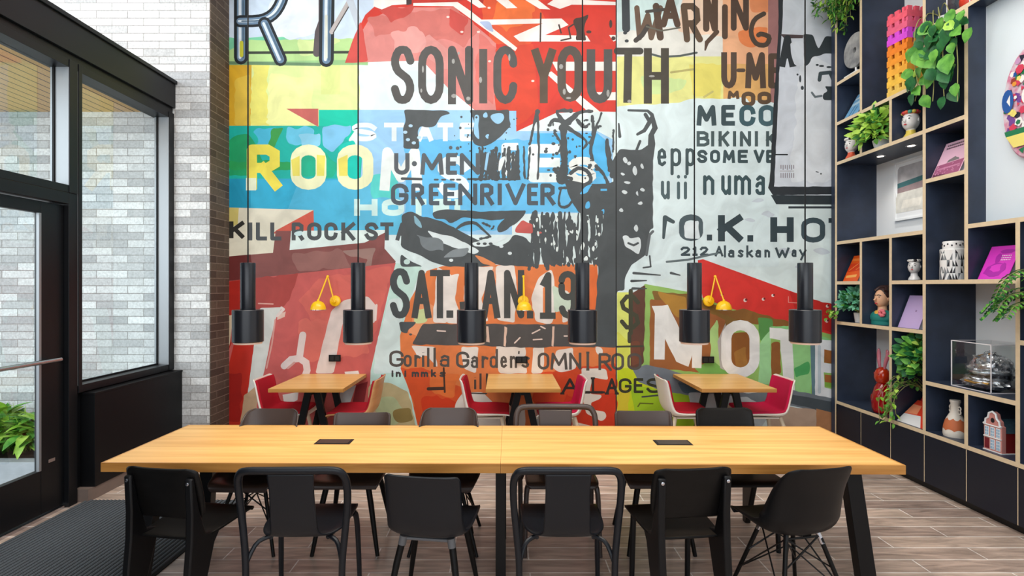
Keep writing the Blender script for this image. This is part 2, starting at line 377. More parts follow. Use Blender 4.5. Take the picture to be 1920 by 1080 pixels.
def bush(root, c, rx, ry, rz, n, ln, wd, mats, w, name='foliage', stems=6, base=None, low=-.5, cell=None, up=None):
    mb = MB(); c = Vector(c)
    for i in range(n):
        u = Vector((random.gauss(0,1), random.gauss(0,1), random.gauss(0,1))).normalized()
        if u.z < low: u.z = -u.z*.4
        k = rnd(.45, 1)
        p = c + Vector((u.x*rx*k, u.y*ry*k, u.z*rz*k))
        if cell:      # inside the cell the leaves stay between its sides
            q = p + root.location
            e = q + Vector((u.x,u.y,0))*ln*1.3
            if e.x > 3.57 and not (cell[0]+.03 < e.y < cell[1]-.03): continue
            if q.x > 3.59 and not (cell[0]+.035 < q.y < cell[1]-.035 and q.z < cell[2]-.03): continue
            if q.x > 4.0: continue
        d = Vector((u.x+rnd(-.6,.6), u.y+rnd(-.6,.6), u.z*.6+rnd(-.5,.5)))
        leaf(mb, p, d, ln*rnd(.7,1.25), wd*rnd(.7,1.25), random.choices(range(len(mats)), w)[0], droop=rnd(.1,.5), up=None if up is None else Vector((up[0]+rnd(-.5,.5), up[1]+rnd(-.5,.5), up[2]+rnd(-.5,.5))).normalized())
    mb.build(name, mats, root, smooth=60, fix=False)
    if base is not None:
        st = MB(); b = Vector(base)
        for i in range(stems):
            e = c + Vector((rnd(-.7,.7)*rx, rnd(-.7,.7)*ry, rnd(-.2,.7)*rz))
            st.tube([b, (b+e)/2+Vector((rnd(-.02,.02), rnd(-.02,.02), .02)), e], [.005,.004,.002], 5)
        st.build('stem', STEMM, root)
for i, (x, y, r, big) in enumerate([(-4.80,5.06,.20,1), (-4.38,5.06,.20,1), (-4.72,5.22,.3,0), (-5.3,5.1,.22,1), (-4.06,5.12,.2,0)]):
    lab = ['broad-leaved lime plant at the front of the bed outside the door', 'broad-leaved green plant in the bed outside, nearest the door edge', 'tall grassy plant at the back of the bed outside the door',
           'broad-leaved plant at the far left of the bed outside', 'low grassy plant at the right end of the bed outside'][i]
    t = thing('garden_plant', lab, 'plant', (x,y,.145), 0, 'plants in the bed outside')
    if big: bush(t, (0,0,.20), r, r, .20, 130, .16, .11, [LF[0],LF[1]], [4,6], base=(0,0,.0))
    else:
        g = MB()
        for k in range(150):
            a = rnd(0,2*PI); leaf(g, (rnd(-.12,.12),rnd(-.1,.1),0), (math.cos(a)*.4,math.sin(a)*.12-.06,1), rnd(.3,.5), .02, k % 2, droop=rnd(.1,.6))
        g.build('foliage', [LF[0],LF[1]], t, smooth=60, fix=False)

# ------------------------------------------------------------------ the painted mural (flat colour shapes in thin layers of one canvas)
MU = MB(); KM = FPX/WALL; BB = []
def level(pts):
    """how many painted layers already lie under this shape"""
    x0 = min(p[0] for p in pts); x1 = max(p[0] for p in pts); y0 = min(p[1] for p in pts); y1 = max(p[1] for p in pts); l = 0
    for a, b, c_, d_, k in BB:
        if k > l and a < x1 and b > x0 and c_ < y1 and d_ > y0: l = k
    BB.append((x0, x1, y0, y1, l+1)); return l+1
def paint(c, pts, faces):
    l = level(pts)
    MU.add([((max(427.5, min(px, 1626))-CX)/KM, -.002-l*.00003, EYE-(py-CY)/KM) for px, py in pts], faces, 0, c)
def hx(c):
    if isinstance(c, str): c = tuple(int(c[i:i+2], 16) for i in (0,2,4))
    return tuple(v**1.05*.88 for v in rgb(*c)[:3])+(1,)
SEED = [0]
def P(c, *pts, j=0, step=9):
    """a painted patch; j roughens its outline"""
    SEED[0] += 1
    pts = [(pts[i], pts[i+1]) for i in range(0, len(pts), 2)]
    if j:
        out = []
        for i in range(len(pts)):
            a, b = pts[i], pts[(i+1) % len(pts)]
            n = max(1, int(math.hypot(b[0]-a[0], b[1]-a[1])/step))
            for k in range(n):
                x = a[0]+(b[0]-a[0])*k/n; y = a[1]+(b[1]-a[1])*k/n
                q = noise.noise_vector(Vector((x*.13, y*.13, SEED[0]*.7)))
                out.append((x+q.x*j*1.6, y+q.y*j*1.6))
        pts = out
        if j >= 1:      # soften the corners like a brush would
            for _ in range(2): pts = [q for i in range(len(pts)) for a, b in ((pts[i], pts[(i+1) % len(pts)]),) for q in ((a[0]*.75+b[0]*.25, a[1]*.75+b[1]*.25), (a[0]*.25+b[0]*.75, a[1]*.25+b[1]*.75))]
    paint(hx(c), pts, [tuple(range(len(pts)))])
def dot(c, x, y, rx, ry=None, n=10, rot=0):
    ry = ry or rx
    P(c, *[q for k in range(n) for q in (x+rx*math.cos(2*PI*k/n+rot), y+ry*math.sin(2*PI*k/n+rot))])
def S(c, pts, w, cap=True, close=False, new=True):
    """one brush stroke of width w through pts, cut into ribbons at sharp turns"""
    col = hx(c); n = len(pts); ws = list(w) if isinstance(w, (list, tuple)) else [w]*n
    if close: pts = list(pts)+[pts[0]]; ws = ws+[ws[0]]; n += 1
    q = [(pts[0], ws[0])]+[(pts[i], ws[i]) for i in range(1, n) if math.hypot(pts[i][0]-pts[i-1][0], pts[i][1]-pts[i-1][1]) > .01]
    runs = [[q[0]]]
    for i in range(1, len(q)):
        runs[-1].append(q[i])
        if i < len(q)-1:
            a = math.atan2(q[i][0][1]-q[i-1][0][1], q[i][0][0]-q[i-1][0][0]); b = math.atan2(q[i+1][0][1]-q[i][0][1], q[i+1][0][0]-q[i][0][0])
            if abs((b-a+PI) % (2*PI)-PI) > R(62): runs.append([q[i]])
    loop = len(q) > 3 and math.hypot(q[0][0][0]-q[-1][0][0], q[0][0][1]-q[-1][0][1]) < .5
    for ri, r in enumerate(runs):
        m = len(r)
        if m < 2: continue
        L_, R_ = [], []
        for i in range(m):
            (x, y), wd = r[i]
            if loop and len(runs) == 1 and i in (0, m-1): p0, p1 = r[m-2][0], r[1][0]
            else: p0, p1 = r[max(i-1,0)][0], r[min(i+1,m-1)][0]
            d1 = (x-p0[0], y-p0[1]); d2 = (p1[0]-x, p1[1]-y)
            if d1 == (0,0): d1 = d2
            if d2 == (0,0): d2 = d1
            l1 = math.hypot(*d1) or 1; l2 = math.hypot(*d2) or 1
            n1 = (-d1[1]/l1, d1[0]/l1); n2 = (-d2[1]/l2, d2[0]/l2); nx, ny = n1[0]+n2[0], n1[1]+n2[1]; ln = math.hypot(nx, ny) or 1; nx /= ln; ny /= ln
            k = min(1.6, 1/max(.3, nx*n1[0]+ny*n1[1]))*wd/2
            L_.append((x+nx*k, y+ny*k)); R_.append((x-nx*k, y-ny*k))
        vs = L_+R_; fs = [(i, i+1, m+i+1, m+i) for i in range(m-1)]
        for e, inner in ((0, ri > 0), (m-1, ri < len(runs)-1)):     # round ends
            if not (cap or inner) or (loop and len(runs) == 1): continue
            (x, y), wd = r[e]; a, b = (L_[0], R_[0]) if e == 0 else (R_[-1], L_[-1])
            t0 = math.atan2(a[1]-y, a[0]-x); base = len(vs)
            vs += [(x+wd/2*math.cos(t0+PI*k/6), y+wd/2*math.sin(t0+PI*k/6)) for k in range(1, 6)]
            i0, i1 = (0, m) if e == 0 else (2*m-1, m-1)
            fs.append((i0,)+tuple(range(base, base+5))+(i1,))
        paint(col, vs, fs)
def INK(c, pts, w, n=14, wob=.3):
    ws = w if isinstance(w, (list, tuple)) else [w]*len(pts)
    q = cat_rom([(p[0], p[1], a) for p, a in zip(pts, ws)], n)
    S(c, [(x+rnd(-.8,.8), y+rnd(-.5,.5)) for x, y, a in q], [max(1, a*rnd(1-wob,1+wob)) for x, y, a in q])
def arc(cx, cy, rx, ry, a0, a1, n=9):
    return [(cx+rx*math.cos(R(a0+(a1-a0)*k/n)), cy+ry*math.sin(R(a0+(a1-a0)*k/n))) for k in range(n+1)]
def rr(x0, y0, x1, y1, q=.55):   # a rounded tall loop
    r = min(.5*(x1-x0), .5)*1
    pts = []
    h = .28*(y1-y0)
    pts += arc((x0+x1)/2, y0+h, (x1-x0)/2, h, 180, 360, 8) + arc((x0+x1)/2, y1-h, (x1-x0)/2, h, 0, 180, 8)
    return pts
LOOP = rr(0,0,1,1)
G = {
 'A': [[(0,1),(.5,0),(1,1)], [(.2,.66),(.8,.66)]], 'B': [[(0,0),(0,1)], [(0,0),(.6,0),(.9,.12),(.9,.35),(.6,.47),(0,.47)], [(.6,.47),(1,.6),(1,.88),(.65,1),(0,1)]],
 'C': [arc(.5,.28,.5,.28,360,180,8)+arc(.5,.72,.5,.28,180,0,8)], 'D': [[(0,0),(.5,0),(.9,.2),(1,.5),(.9,.8),(.5,1),(0,1),(0,0)]],
 'E': [[(1,0),(0,0),(0,1),(1,1)], [(0,.48),(.85,.48)]], 'G': [arc(.5,.28,.5,.28,360,180,8)+arc(.5,.72,.5,.28,180,0,8)+[(1,.55),(.6,.55)]],
 'H': [[(0,0),(0,1)], [(1,0),(1,1)], [(0,.5),(1,.5)]], 'I': [[(.5,0),(.5,1)]], 'J': [[(1,0),(1,.75)]+arc(.5,.75,.5,.25,0,180,7)],
 'K': [[(0,0),(0,1)], [(1,0),(0,.6)], [(.32,.42),(1,1)]], 'L': [[(0,0),(0,1),(1,1)]], 'M': [[(0,1),(.08,0),(.5,.75),(.92,0),(1,1)]],
 'N': [[(0,1),(0,0),(1,1),(1,0)]], 'O': [LOOP+[LOOP[0]]], 'R': [[(0,1),(0,0),(.65,0),(.95,.12),(.95,.4),(.65,.52),(0,.52)], [(.45,.52),(1,1)]],
 'S': [cat_rom([(1,.22),(.8,.04),(.5,0),(.2,.04),(0,.22),(.15,.40),(.5,.5),(.85,.6),(1,.78),(.8,.96),(.5,1),(.2,.96),(0,.78)], 26)],
 'T': [[(0,0),(1,0)], [(.5,0),(.5,1)]], 'U': [[(0,0),(0,.72)]+arc(.5,.72,.5,.28,180,0,8)+[(1,0)]], 'V': [[(0,0),(.5,1),(1,0)]],
 'W': [[(0,0),(.25,1),(.5,.25),(.75,1),(1,0)]], 'Y': [[(0,0),(.5,.52),(1,0)], [(.5,.52),(.5,1)]],
 '1': [[(.1,.2),(.55,0),(.55,1)], [(0,1),(1,1)]], '2': [[(0,.22),(.2,.03),(.75,.03),(1,.25),(.8,.5),(0,1),(1,1)]],
 '9': [rr(0,0,1,.56)+[(0,.28)], [(1,.28),(1,.75)]+arc(.5,.75,.5,.25,0,160,7)], '$': [[(1,.25),(.7,.1),(.3,.1),(0,.25),(.1,.4),(.5,.5),(.9,.6),(1,.78),(.7,.9),(.3,.9),(0,.75)], [(.55,-.05),(.55,1.05)]],
 '.': [[(.5,.9),(.5,1)]], '-': [[(0,.5),(1,.5)]], "'": [[(.5,0),(.4,.25)]],
 'a': [[(.1,.5),(.4,.42),(.85,.48),(.85,1)], rr(.0,.64,.85,1)], 'd': [rr(0,.42,.85,1)+[(0,.6)], [(.9,0),(.9,1)]], 'e': [[(0,.7),(.95,.7),(.85,.5),(.5,.42),(.12,.5),(0,.72),(.15,.94),(.55,1),(.92,.92)]],
 'i': [[(.5,.45),(.5,1)], [(.5,.2),(.5,.22)]], 'k': [[(0,0),(0,1)], [(.9,.45),(0,.75)], [(.3,.68),(1,1)]], 'l': [[(.5,0),(.5,1)]],
 'm': [[(0,1),(0,.42)], [(0,.55),(.25,.42),(.5,.55),(.5,1)], [(.5,.55),(.75,.42),(1,.55),(1,1)]], 'n': [[(0,1),(0,.42)], [(0,.56),(.5,.42),(.95,.56),(.95,1)]],
 'o': [rr(0,.42,1,1)+[(0,.58)]], 'p': [[(0,.42),(0,1.35)], rr(0,.42,1,1)+[(0,.58)]], 'r': [[(0,.42),(0,1)], [(0,.6),(.5,.44),(.95,.5)]], 's': [cat_rom([(1,.5),(.5,.42),(.05,.52),(.5,.7),(.95,.88),(.5,1),(0,.92)], 12)],
 'u': [[(0,.42),(0,.85),(.4,1),(.9,.85)], [(.9,.42),(.9,1)]], 'y': [[(0,.42),(.5,.95)], [(1,.42),(.2,1.35)]],
}
def L(c, ch, x0, x1, y0, y1, w, cap=False, sk=0, serif=0):
    """one painted letter fitted to a box; sk leans it"""
    h = w/2
    ax, bx, ay, by = x0+h, x1-h, y0+h, y1-h
    if bx-ax < 1: ax = bx = (x0+x1)/2
    for i, ln in enumerate(G[ch]):
        pts = [(ax+(bx-ax)*u + sk*(.5-v), ay+(by-ay)*v) for u, v in ln]
        if not cap and len(pts) > 1:   # square ends reach the box edge
            for e, n_ in ((0,1), (-1,-2)):
                dx, dy = pts[e][0]-pts[n_][0], pts[e][1]-pts[n_][1]; l = math.hypot(dx, dy) or 1
                if math.hypot(pts[0][0]-pts[-1][0], pts[0][1]-pts[-1][1]) > 1: pts[e] = (pts[e][0]+dx/l*h*.95, pts[e][1]+dy/l*h*.95)
        S(c, pts, w, cap, new=False)
        if serif and len(pts) < 4:
            for e in (0, -1):
                if abs(pts[e][1]-y0) < w*1.5 or abs(pts[e][1]-y1) < w*1.5: S(c, [(pts[e][0]-serif, pts[e][1]), (pts[e][0]+serif, pts[e][1])], w*.8, False, new=False)
def T(c, spec, y0, y1, w, **k):
    for ch, a, b in spec: L(c, ch, a, b, y0, y1, w, **k)
random.seed(11)
DK = '4a4e50'
# ---- ground colours
P('dfeeee', 425,-70, 1660,-70, 1660,838, 425,838)
# left column: sky, green and yellow bands
P('cfdff0', 425,-70, 700,-70, 700,75, 425,75)
P('e3ecf6', 520,-70, 640,-70, 600,60, 540,75, 500,75, 505,20, j=4)
P('7fd0a8', 425,70, 530,70, 560,84, 480,96, 425,100, j=3)
P('b9dc96', 470,76, 690,72, 690,124, 425,124, 425,96, j=2)
P('d5e8a2', 560,74, 640,74, 610,100, 560,104, j=4)
P('9cc98c', 425,116, 690,112, 690,124, 425,124)
P('e2f0a4', 425,122, 676,122, 676,236, 425,236)
P('d9ac2c', 425,122, 472,122, 470,236, 425,236); P('e0be48', 440,150, 470,140, 470,236, 440,236, j=3)
P('ebe578', 472,122, 505,122, 500,180, 506,236, 470,236, j=4); P('f0f2a8', 505,135, 590,150, 580,236, 500,236, j=5)
P('e0ea98', 602,122, 638,122, 638,177, 602,177)
P('e3f2ee', 672,122, 700,122, 700,206, 674,206, j=2)
# blue lettering field
P('9fcdf0', 672,206, 968,207, 968,246, 1120,246, 1150,262, 1146,398, 960,402, 960,440, 672,440)
P('6cc0ee', 760,262, 1000,262, 1138,268, 1140,396, 960,400, 940,432, 760,436, j=3)
P('5bbbee', 1000,250, 1120,250, 1142,268, 1142,330, 1060,335, 1000,300)
P('00c8ac', 598,206, 672,206, 672,236, 655,260, 640,300, 598,300)
P('18b5a8', 425,236, 610,236, 680,280, 676,336, 425,336)
P('84c6ea', 604,236, 660,236, 650,262, 625,285, 604,276, j=4)
P('1fa36a', 430,258, 465,250, 480,275, 500,310, 470,330, 430,330, j=5); P('4cb9d8', 475,244, 520,240, 512,270, 485,275, j=5)
P('3f9f4e', 512,240, 532,238, 520,266, 508,290, 500,285, j=3); P('6cc6e4', 535,240, 590,240, 600,270, 560,274, 540,268, j=5)
P('2aa45c', 430,300, 470,305, 500,300, 560,306, 565,318, 480,322, 430,316, j=3); P('1cb28e', 560,280, 610,285, 640,310, 625,330, 560,330, j=4)
P('8fd0ea', 560,252, 600,250, 598,275, 570,280, j=4); P('0ccab8', 634,275, 662,262, 676,290, 676,336, 640,336, j=2)
P('35aed2', 425,335, 700,335, 700,392, 425,392)
P('1f9cc0', 425,335, 470,335, 470,392, 425,392); P('52b8dc', 560,340, 740,335, 740,432, 586,434, 586,394, 540,392)
P('66c2e4', 672,336, 745,330, 760,440, 672,440, j=2); P('5fd6d0', 690,330, 745,320, 742,372, 700,372, j=4)
# room / state / hotel ghost lettering
W1 = 'edf1cf'
L('eedf58', 'R', 463,527, 271,356, 19); P('e9efd2', 461.5,334, 480.5,334, 480.5,357, 461.5,357)
for q in ((545,612),(632,700)): L('f0f1c6', 'O', q[0],q[1], 271,356, 20)
P('ecdf6a', 546,300, 562,292, 562,330, 549,330); P('e9e06c', 594,290, 610,292, 608,330, 594,330); P('ecdf6a', 634,298, 652,290, 652,330, 636,330)
L('eef5f3', 'M', 712,792, 276,358, 19); L('e8f3f6', 'S', 820,880, 292,372, 15); L('e8f3f6', 'E', 940,972, 268,330, 14)
L('eaf4f4', 'E', 990,1058, 270,342, 18); L('eef3ee', 'S', 1066,1118, 294,345, 15)
for ch, a, b in (('S',660,706),('T',720,758),('A',782,812),('T',820,850),('E',862,892)): L('e6f0f2', ch, a, b, 230,265, 9)
for ch, a, b in (('H',664,708),('O',716,758),('T',770,800),('E',812,846),('L',852,876)): L('d3f0ec', ch, a, b, 373,405, 11)
# red arrow, cream bars
P('c96a62', 537,204, 597,204, 597,238)
P('e6e0cc', 425,389, 588,394, 518,432, 512,475, 425,482); P('d8c878', 425,389, 448,390, 446,420, 425,430)
P('d2604e', 588,394, 589,436, 512,438, 518,432)
P('e2f0ec', 545,433, 730,431, 700,452, 684,455, 543,469)
P('8b5450', 425,481, 512,474, 517,433, 546,433, 543,469, 684,455, 722,436, 721,466, 742,490, 740,496, 425,528)
P('6f2e2c', 425,481, 470,477, 476,522, 425,528); P('9a6a64', 545,478, 640,466, 660,500, 560,510, j=5); P('a08078', 640,470, 705,464, 700,478, 695,510, 680,512, 690,485, 650,480, j=2)
# lettering panel bottom left
P('cc6460', 425,527, 742,493, 728,550, 695,695, 690,838, 425,838)
P('b04a44', 425,527, 560,513, 540,570, 470,600, 425,600, j=4); P('d86e64', 600,520, 735,500, 700,640, 610,640, 560,560, j=6); P('dc7468', 560,600, 690,600, 690,660, 570,680, j=6)
P('b0281c', 425,528, 460,524, 452,600, 425,660); P('d9c2a4', 425,592, 437,590, 432,640, 425,660)
P('c22e1e', 440,640, 478,640, 458,838, 425,838, 425,690); P('a82018', 430,700, 455,700, 450,790, 428,790, j=4)
P('d8d8d2', 487,578, 530,576, 519,592, 512,620, 505,650, 497,690, 484,740, 472,838, 446,838, 462,760, 476,650, j=1)
P('c8a888', 458,740, 488,720, 478,790, 470,838, 446,838, j=2); P('e6c2b4', 520,590, 536,584, 534,594, 520,600)
S('e4d2cc', [(528,577),(532,580),(520,592)], 5); S('e0a89c', [(485,569),(512,570)], 2.5)
S('dca298', [(516,600),(510,645),(500,690)], 3)
S('ead9d4', [(568,628),(566,640),(562,668)], 13); S('e8d6d2', [(533,686),(546,674),(562,672),(574,680),(576,694),(570,712)], 13); S('d8a49c', [(540,690),(552,680)], 4)
P('e2d8d4', 530,740, 560,735, 558,750, 545,756, 532,752); P('e2d2cc', 622,582, 645,562, 690,556, 706,574, 703,604, 698,606, 694,588, 670,590, 648,580, 634,650, 626,700, 592,700, 606,640, 616,604, j=1)
S('ecd6ce', [(706,572),(704,600)], 4); P('ece2de', 646,697, 672,695, 674,702, 648,703); P('c8ced0', 640,730, 668,722, 655,760, 632,760); P('8c3034', 668,722, 690,715, 682,760, 660,760)
# mint and ochre wedge
P('c8e6dc', 742,493, 790,500, 770,560, 752,620, 760,690, 790,838, 690,838, 695,695, 728,550); P('dcebe8', 730,560, 756,560, 750,640, 756,700, 700,700, 705,650, j=2)
P('c3b48a', 692,725, 712,712, 765,735, 790,838, 690,838, j=3); P('b9c49a', 700,750, 740,745, 770,790, 720,800, j=5); P('96834e', 735,768, 770,764, 776,790, 742,792, j=4)
# ---- tubes of the letters top left
def tube_(pts, w):
    S('20262b', pts, w*1.75); S('6f8aa4', pts, w); S('dbe6f0', [(x-w*.12,y) for x,y in pts], w*.35); S('546e84', [(x+w*.3,y) for x,y in pts], w*.22)
S('3a4136', [(462,99),(660,98)], 5); S('6d8f6c', [(425,118),(600,121)], 6)
tube_([(452,-40),(452,108)], 15); S('c8c83a', [(453,80),(453,104)], 7)
tube_(cat_rom([(450,40),(490,38),(515,24),(530,-4),(532,-30)], 14), 13); tube_([(496,44),(526,112)], 14)
S('5d5456', [(602,-40),(602,40),(596,60),(594,100)], [9,9,11,14]); tube_([(614,-40),(612,112)], 16); S('b8b0ae', [(660,-6),(622,60)], 9); S('4a4442', [(664,-4),(625,62)], 2); S('c3ccd6', [(656,0),(676,54)], 13)
S('d8dccf', [(612,30),(612,108)], 5)
# ---- the red field
P('d23c2e', 647,118, 662,74, 685,28, 716,0, 716,-70, 1156,-70, 1156,210, 1118,209, 1042,212, 968,247, 968,208, 892,208, 840,165, 792,114, 735,115)
P('d98a84', 655,117, 672,70, 690,40, 740,14, 850,14, 930,80, 930,207, 892,207, 840,165, 792,114, 735,115)
P('cf766e', 690,30, 850,14, 900,55, 870,90, 830,70, 800,95, 750,60, 700,70, j=5); P('e0a09a', 735,60, 780,50, 815,95, 740,105, j=6); P('dc9690', 800,60, 850,100, 840,130, 800,110, j=5)
P('c85048', 712,14, 780,12, 760,34, 730,42, j=4); P('c9514a', 840,14, 880,34, 865,68, 845,50, j=4); P('d0524a', 647,118, 662,74, 676,40, 682,60, 690,116, j=1); P('d87870', 900,60, 930,90, 925,200, 890,150, j=4)
P('dc5a34', 905,0, 1010,-20, 1020,40, 990,90, 930,85, 905,40, j=5); P('e8743a', 930,0, 1000,0, 1000,36, 950,60, 925,40, j=5); P('d8482e', 930,90, 1000,80, 1010,205, 968,240, 968,208, 930,205, j=3)  # orange patches put the glow of a ceiling spot into the paint
P('c03a30', 760,-70, 900,-70, 880,0, 800,10, 740,10); P('a83028', 900,-70, 915,-70, 905,14, 890,5)
CW = 'f3ece6'
P(CW, 716,-70, 745,-70, 745,0, 762,-6, 764,8, 735,10, 716,18, 700,12); P('4a3c3e', 762,-70, 772,-70, 772,8, 762,10)
P(CW, 775,6, 858,4, 884,22, 970,90, 966,96, 850,12, 775,11); P(CW, 866,-6, 890,-6, 912,14, 898,15); P(CW, 925,-4, 948,-4, 970,15, 950,16); P(CW, 978,-4, 1003,-4, 1032,18, 1012,17)
P(CW, 902,37, 1053,35, 1066,47, 1022,66, 1100,67, 1107,78, 974,78, 963,68, 1018,44, 915,47); P('b0c0e0', 898,42, 918,40, 926,62, 912,56, j=2)
P(CW, 1026,8, 1040,-2, 1095,0, 1156,4, 1156,10, 1072,9, 1050,17); P(CW, 1060,-70, 1156,-70, 1156,-8, 1100,-8)
P(CW, 1035,116, 1156,116, 1156,133, 1044,133); P(CW, 1024,138, 1034,134, 1124,209, 1104,211); P(CW, 1112,173, 1156,173, 1156,188, 1122,188)
P(CW, 1142,66, 1156,66, 1156,76, 1150,78)
for x, y in ((917,15),(999,152),(918,115),(840,32),(866,60),(897,60)): dot('f0dcd4', x, y, 3, 2)
for q in ([(1014,25),(1013,78)], [(1048,47),(1052,62)], [(1052,76),(1070,72),(1066,52),(1075,46)]): S('4b3a34', q, 3)
P('4b3a34', 1076,34, 1092,32, 1104,26, 1102,34, 1098,40, 1095,58, 1100,76, 1078,76, 1082,60, 1074,44, j=1); dot('4b3a34', 1104,60,5,3); dot('4b3a34', 1145,45,3,8); dot('4b3a34', 1150,72,4)
# ---- right column: pastel wash, orange, yellow, paper
P('cde4e2', 1157,-70, 1290,-70, 1265,20, 1215,70, 1157,70, j=4); P('e4e4dc', 1157,60, 1240,50, 1360,60, 1357,110, 1157,112, j=4); P('f0d4bc', 1290,-70, 1358,-70, 1358,70, 1270,60, j=4)
P('ecb48c', 1355,-70, 1444,-70, 1444,196, 1355,196); P('e88a54', 1385,60, 1420,50, 1440,52, 1438,78, 1405,92, 1384,80, j=3); P('e49466', 1400,-20, 1444,-20, 1440,24, 1410,22, j=3)
P('a87a78', 1440,-70, 1470,-70, 1462,196, 1440,196); P('dfb070', 1355,120, 1444,120, 1444,196, 1355,196, j=1)
P('e4e494', 1157,106, 1356,106, 1356,192, 1157,200); P('cfe4a0', 1200,140, 1290,150, 1280,170, 1210,180, j=4); P('e6dc74', 1290,120, 1354,120, 1354,185, 1300,180, j=4); S('b8b070', [(1258,136),(1300,130)], 4); S('c8c078', [(1320,182),(1336,172)], 4)
P('dcecee', 1157,200, 1190,196, 1230,196, 1275,192, 1300,184, 1345,186, 1398,182, 1406,194, 1412,188, 1432,188, 1460,196, 1460,500, 1300,500, 1157,560, j=1.5)
BR = '5a4638'
L('6f5a4a', 'W', 1186,1240, 10,76, 10, cap=True, sk=6); S(BR, [(1230,12),(1238,70)], 13); S('4a4440', [(1192,76),(1204,66),(1214,50)], 9); S('4f4a46', [(1212,22),(1245,18)], 6)
L(BR, 'A', 1238,1276, -8,52, 12, cap=True); L('64503e', 'R', 1279,1315, 6,80, 12, cap=True, sk=-6); L(BR, 'N', 1318,1346, -12,60, 12, cap=True); S(BR, [(1344,60),(1325,80),(1322,94)], [9,8,3])
L(BR, 'I', 1352,1366, 8,74, 11, cap=True); L('54443a', 'N', 1370,1404, -10,58, 11, cap=True); S('54483e', cat_rom([(1432,26),(1414,38),(1408,62),(1418,82),(1436,84),(1442,70),(1428,64),(1422,66)], 20), 9); S('6b6a5e', [(1212,50),(1240,58),(1275,52)], 3)
S('56605e', [(1222,102),(1240,107),(1275,105),(1306,99)], 4); S('41484c', [(1172,-40),(1174,54)], 15); dot('3c4246',1172,62,4,3); dot('3c4246',1175,77,4,3)
T('5b4b40', (('U',1352,1381),('M',1397,1436)), 98,166, 11); L('5b4b40', 'E', 1440,1462, 100,166, 11); S('5b4b40', [(1384,132),(1394,132)], 7)
T('63503e', (('M',1364,1386),), 170,186, 6); L('63503e', 'O', 1390,1416, 172,200, 8); L('63503e', 'O', 1420,1446, 172,196, 8)
T('43555a', (('M',1306,1343),('E',1352,1378)), 197,236, 9); L('43626a', 'C', 1386,1416, 197,237, 9); L('4a6870', 'O', 1422,1454, 197,237, 9)
T('4f6062', (('B',1306,1330),('I',1332,1340),('K',1347,1367),('I',1373,1381),('N',1387,1408),('I',1414,1422),('K',1436,1456)), 246,275, 6)
T('44565a', (('S',1307,1326),('O',1331,1350),('M',1355,1378),('E',1383,1402),('V',1413,1433),('E',1436,1452)), 281,306, 6)
T('48595c', (('e',1232,1250),('p',1257,1277),('p',1285,1303)), 258,312, 6, cap=True); T('55686c', (('u',1239,1257),('i',1268,1276),('i',1281,1289)), 318,374, 6, cap=True)
T('43595e', (('n',1318,1340),('u',1352,1372),('m',1376,1408),('a',1416,1436)), 306,366, 6.5, cap=True)
# black framed sheet on the right
P('d6dde6', 1468,-70, 1660,-70, 1660,372, 1450,372, 1458,180); P('e2e8ee', 1500,100, 1560,120, 1560,340, 1480,340, j=6)
P('363b40', 1459,-70, 1470,-70, 1467,40, 1462,110, 1456,250, 1451,350, 1660,350, 1660,363, 1449,366, 1440,352, 1443,340, 1450,200, 1459,60, j=.6)
P('363f44', 1445,366, 1660,367, 1660,384, 1455,383); P('363f44', 1478,387, 1660,387, 1660,391, 1478,391); S('2f3438', [(1452,290),(1476,290)], 2.5)
P('5a4e50', 1462,64, 1506,66, 1505,72, 1470,72); L('3a4044', 'A', 1460,1492, 66,126, 13); P('3f474b', 1506,64, 1524,66, 1534,92, 1548,68, 1660,68, 1660,106, 1545,100, 1536,106, 1522,106, 1518,120, 1508,126, j=1)
P('dbe2ea', 1482,80, 1506,78, 1506,124, 1490,124, 1484,100, j=2); S('48555a', [(1536,150),(1538,138),(1556,136),(1562,150)], 7); P('3e484c', 1545,162, 1660,160, 1660,188, 1542,188, 1542,176, 1552,172, j=1); S('6d797e', [(1522,174),(1528,182),(1540,180)], 4)
for x, y, a, b in ((1532,122,3,2),(1540,124,5,2),(1554,126,5,2),(1495,140,2,2),(1500,148,2,7),(1504,165,3,4)): dot('40484c', x, y, a, b)
for i in range(7): S('8d858c', [(1464+i*4, 310), (1464+i*4, 318 if i % 2 else 316)], 1.6); S('8d858c', [(1464+i*4, 325), (1464+i*4, 333)], 1.6)
S('a89ca0', [(1462,321),(1488,321)], 1); S('40484c', [(1530,322),(1534,323)], 1.8); dot('40484c',1539,326,1.6)
# hotel address
for x, y, s in ((1420,375,14),(1440,400,16),(1470,470,16),(1405,412,12),(1540,470,18),(1500,500,14)): P('cbd6de', x-s,y, x,y-s*.4, x+s,y+s*.2, x+s*.2,y+s*.5, j=3)
OK_ = '3b4a50'
S('4c5a5e', [(1244,446),(1247,408),(1262,416)], [5,9,7]); L('55646a', 'O', 1273,1318, 402,452, 11); P('dfe9ec', 1282,420, 1310,414, 1312,448, 1284,446, j=2)
P(OK_, 1325,440, 1335,440, 1335,451, 1325,451); L(OK_, 'K', 1346,1392, 403,453, 13); P(OK_, 1401,441, 1412,441, 1412,453, 1401,453); L(OK_, 'H', 1444,1488, 407,454, 13); L('44555c', 'O', 1502,1547, 408,455, 10); L(OK_, 'T', 1553,1600, 409,456, 9)
T('46545a', (('2',1276,1294),('1',1298,1308),('2',1312,1328)), 462,480, 4.5); L('46545a', 'A', 1340,1356, 461,481, 4); T('46545a', (('l',1357,1361),('a',1365,1378),('s',1383,1394),('k',1399,1412),('a',1416,1428),('n',1433,1444)), 460,483, 4); L('46545a', 'W', 1453,1480, 464,484, 4.5); T('46545a', (('a',1484,1494),('y',1498,1512)), 460,482, 4)
